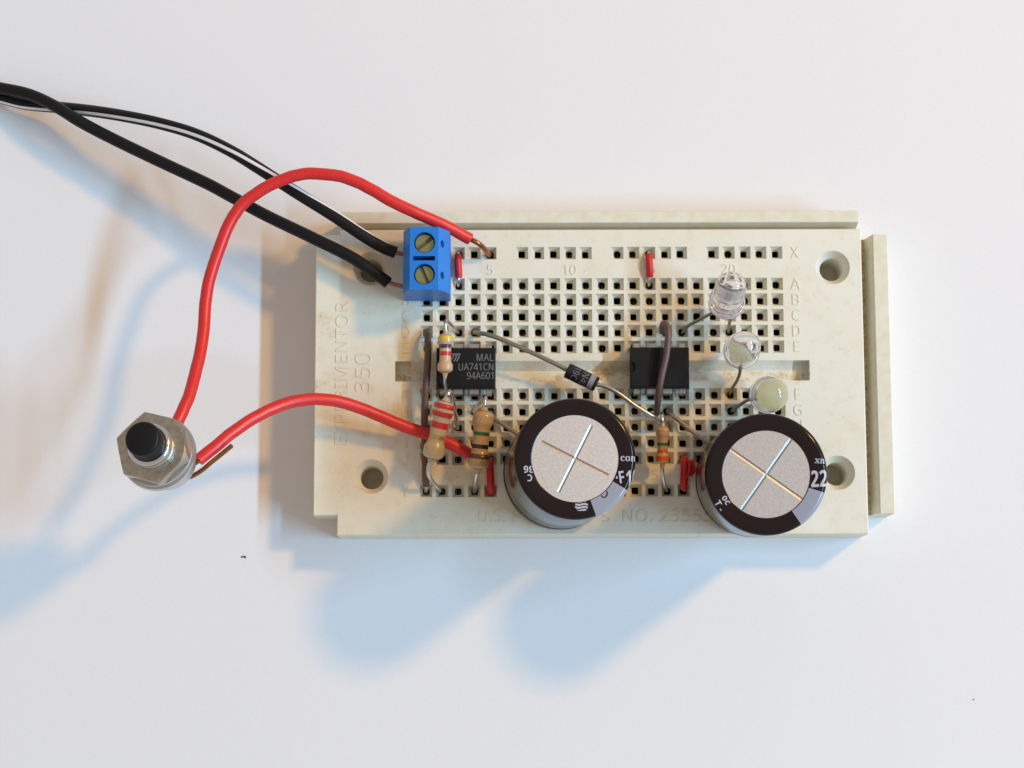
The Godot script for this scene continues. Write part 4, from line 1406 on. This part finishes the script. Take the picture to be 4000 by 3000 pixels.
func button_and_red_wires() -> void:
	var face: Vector3 = Vector3(-52.78, 33.00, 13.01)              # centre of the nut's upper face
	var up := Vector3(-0.115, 1.0, -0.15).normalized()
	var t := thing("push_button", "metal push button with a black cap and a hexagonal nut hanging on the red wires", "push button", Vector3(face.x, 17.0, face.z))
	var xf := along(face, up)
	var s := Shape.new()
	s.lathe([Vector2(0, -9.5), Vector2(4.0, -9.5), Vector2(4.3, -9.2), Vector2(4.3, -4.4), Vector2(5.55, -4.35), Vector2(5.65, -4.2), Vector2(5.65, -3.55), Vector2(5.55, -3.4), Vector2(5.2, -3.38), Vector2(5.15, -2.6), Vector2(5.35, -2.55), Vector2(5.35, -2.12), Vector2(3.0, -2.1)], xf, 56, 0.75)
	part("body", s, M.plated_body, t)
	# nut with its corners turned off
	s = Shape.new()
	var hex := xf * Transform3D(Basis(Vector3.UP, deg_to_rad(-76.0)), Vector3.ZERO)
	var rc := 5.62
	var ra := rc * cos(PI / 6)
	var steps := 72
	for i in steps:
		var q := []
		for a: float in [TAU * i / steps, TAU * (i + 1) / steps]:
			var w := fposmod(a, TAU / 6.0) - PI / 6.0
			var r := ra / cos(w)
			var drop := maxf(0.0, (r - ra * 1.015) * 0.42)
			var d := Vector3(cos(a), 0, sin(a))
			q.append([d * 3.15, d * minf(r, ra * 1.015), d * r + Vector3.DOWN * drop, d * r + Vector3.DOWN * (2.1 - drop), d * 3.0 + Vector3.DOWN * 2.1])
		for k in 4:
			s.quad(hex * q[1][k + 1], hex * q[0][k + 1], hex * q[0][k], hex * q[1][k])
	part("hex_nut", s, M.nickel_nut, t)
	s = Shape.new()
	s.lathe([Vector2(3.3, -1.0), Vector2(3.3, 0.25), Vector2(3.12, 0.42), Vector2(3.28, 0.62), Vector2(3.1, 0.82), Vector2(3.25, 1.02), Vector2(3.2, 1.5), Vector2(3.0, 1.72), Vector2(2.72, 1.75), Vector2(2.66, 0.6)], xf, 56, 0.5)
	part("threaded_bushing", s, M.chrome, t)
	s = Shape.new()
	s.lathe([Vector2(2.62, 0.6), Vector2(2.62, 4.4), Vector2(2.5, 4.85), Vector2(2.2, 5.08), Vector2(0, 5.14)], xf, 48, 0.6)
	part("plunger", s, M.black_cap, t)
	for k: float in [-1.0, 1.0]:
		s = Shape.new()
		var lug := xf * Transform3D(Basis(), Vector3(0.9 + k * 0.6, -9.5, k * 1.6))
		s.box(Vector3(-0.2, -2.8, -0.9), Vector3(0.2, 0.2, 0.9), 0.05, lug)
		part("solder_lug", s, M.pin_metal, t)

	var w1 := [Vector3(-6.66, 12.60, -22.35), Vector3(-8.84, 13.40, -23.41), Vector3(-11.37, 14.40, -24.54), Vector3(-15.69, 15.80, -26.16), Vector3(-18.93, 16.50, -27.63), Vector3(-22.18, 17.00, -29.44), Vector3(-24.71, 17.30, -30.63), Vector3(-26.88, 17.50, -31.36), Vector3(-29.41, 17.60, -31.67), Vector3(-32.09, 17.60, -31.74), Vector3(-34.83, 17.60, -31.15), Vector3(-37.50, 17.50, -30.06), Vector3(-40.24, 17.40, -28.46), Vector3(-42.55, 17.20, -26.43), Vector3(-44.40, 17.00, -23.37), Vector3(-45.90, 17.00, -19.10), Vector3(-47.04, 17.10, -15.26), Vector3(-47.59, 17.30, -11.57), Vector3(-47.67, 17.70, -7.85), Vector3(-47.89, 18.60, -4.08), Vector3(-48.46, 20.00, -0.27), Vector3(-49.07, 21.60, 3.54), Vector3(-49.81, 22.80, 6.18), Vector3(-50.69, 23.60, 8.54)]
	t = thing("red_wire", "red insulated wire looping from the push button up past the terminal block", "wire", w1[10] * Vector3(1, 0, 1), "red wires of the push button")
	s = Shape.new()
	s.tube(w1, 0.96, 20, 6, 0.085)
	part("insulation", s, M.red_cable, t)
	s = Shape.new()
	s.tube([Vector3(-7.18, 12.50, -22.63), Vector3(-6.22, 12.70, -22.14), Vector3(-5.42, 12.60, -21.72), Vector3(-4.69, 11.80, -21.29), Vector3(-4.05, 10.40, -20.83), Vector3(-3.66, 8.60, -20.67), hole(4.95, -2, 6.5), hole(4.95, -2, 4.5)], 0.42, 14, 6)
	part("copper_end", s, M.copper, t)
	s = Shape.new()
	s.tube([Vector3(-50.52, 23.40, 7.88), Vector3(-50.92, 23.80, 9.13), Vector3(-51.56, 23.60, 10.23), Vector3(-52.30, 22.40, 10.72)], 0.4, 12, 6)
	part("copper_end", s, M.copper, t)

	var w2 := [Vector3(-6.84, 9.90, 11.47), Vector3(-7.71, 10.20, 11.00), Vector3(-9.01, 10.60, 10.31), Vector3(-10.60, 10.90, 9.58), Vector3(-12.77, 11.20, 8.70), Vector3(-14.94, 11.60, 8.01), Vector3(-17.45, 12.20, 7.21), Vector3(-19.95, 12.90, 6.21), Vector3(-22.44, 13.70, 5.22), Vector3(-24.91, 14.50, 4.38), Vector3(-27.36, 15.40, 3.81), Vector3(-29.81, 16.20, 3.66), Vector3(-32.23, 17.00, 3.91), Vector3(-34.63, 17.90, 4.54), Vector3(-37.00, 18.90, 5.60), Vector3(-39.33, 20.00, 7.03), Vector3(-41.62, 21.20, 8.81), Vector3(-43.58, 22.10, 10.55), Vector3(-45.54, 22.90, 12.40), Vector3(-47.25, 23.40, 13.93)]
	t = thing("red_wire", "red insulated wire running from the push button under the pale red banded resistor", "wire", w2[10] * Vector3(1, 0, 1), "red wires of the push button")
	s = Shape.new()
	s.tube(w2, 0.96, 20, 6, 0.085)
	part("insulation", s, M.red_cable, t)
	s = Shape.new()
	s.tube([Vector3(-7.13, 9.90, 11.25), Vector3(-6.48, 9.60, 11.66), Vector3(-6.06, 8.60, 11.92), hole(4, 11, 6.8), hole(4, 11, 4.5)], 0.4, 12, 6)
	part("copper_end", s, M.copper, t)
	s = Shape.new()
	s.tube([Vector3(-46.78, 23.30, 13.57), Vector3(-47.59, 23.40, 14.28), Vector3(-48.51, 22.80, 14.78), Vector3(-49.63, 21.80, 15.31), Vector3(-49.74, 21.40, 16.11), Vector3(-49.00, 21.60, 16.35), Vector3(-47.90, 22.00, 15.96), Vector3(-46.59, 22.50, 15.17), Vector3(-45.48, 23.00, 14.31), Vector3(-43.97, 23.50, 13.17), Vector3(-42.20, 23.90, 11.77)], 0.36, 14, 6)
	part("copper_end", s, M.copper, t)


# ------------------------------------------------------------------ specks on the table

func dust() -> void:
	var spots := [["dark curled crumb on the table below the notched corner of the board", Vector3(-43.09, 0.00, 27.08), 0.42], ["tiny dark speck on the table near its lower right corner in view", Vector3(73.50, 0.00, 49.75), 0.17]]
	for q: Array in spots:
		var at: Vector3 = q[1]
		var size: float = q[2]
		var t := thing("crumb", q[0], "crumb", at, "specks on the table")
		var s := Shape.new()
		s.tube([at + Vector3(-size, 0.2 * size, 0.1 * size), at + Vector3(-0.1 * size, 0.3 * size, -0.12 * size), at + Vector3(0.6 * size, 0.33 * size, -0.05 * size), at + Vector3(0.62 * size, 0.25 * size, 0.42 * size)], 0.24 * size, 8, 4)
		part("fleck", s, M.crumb_dark, t)
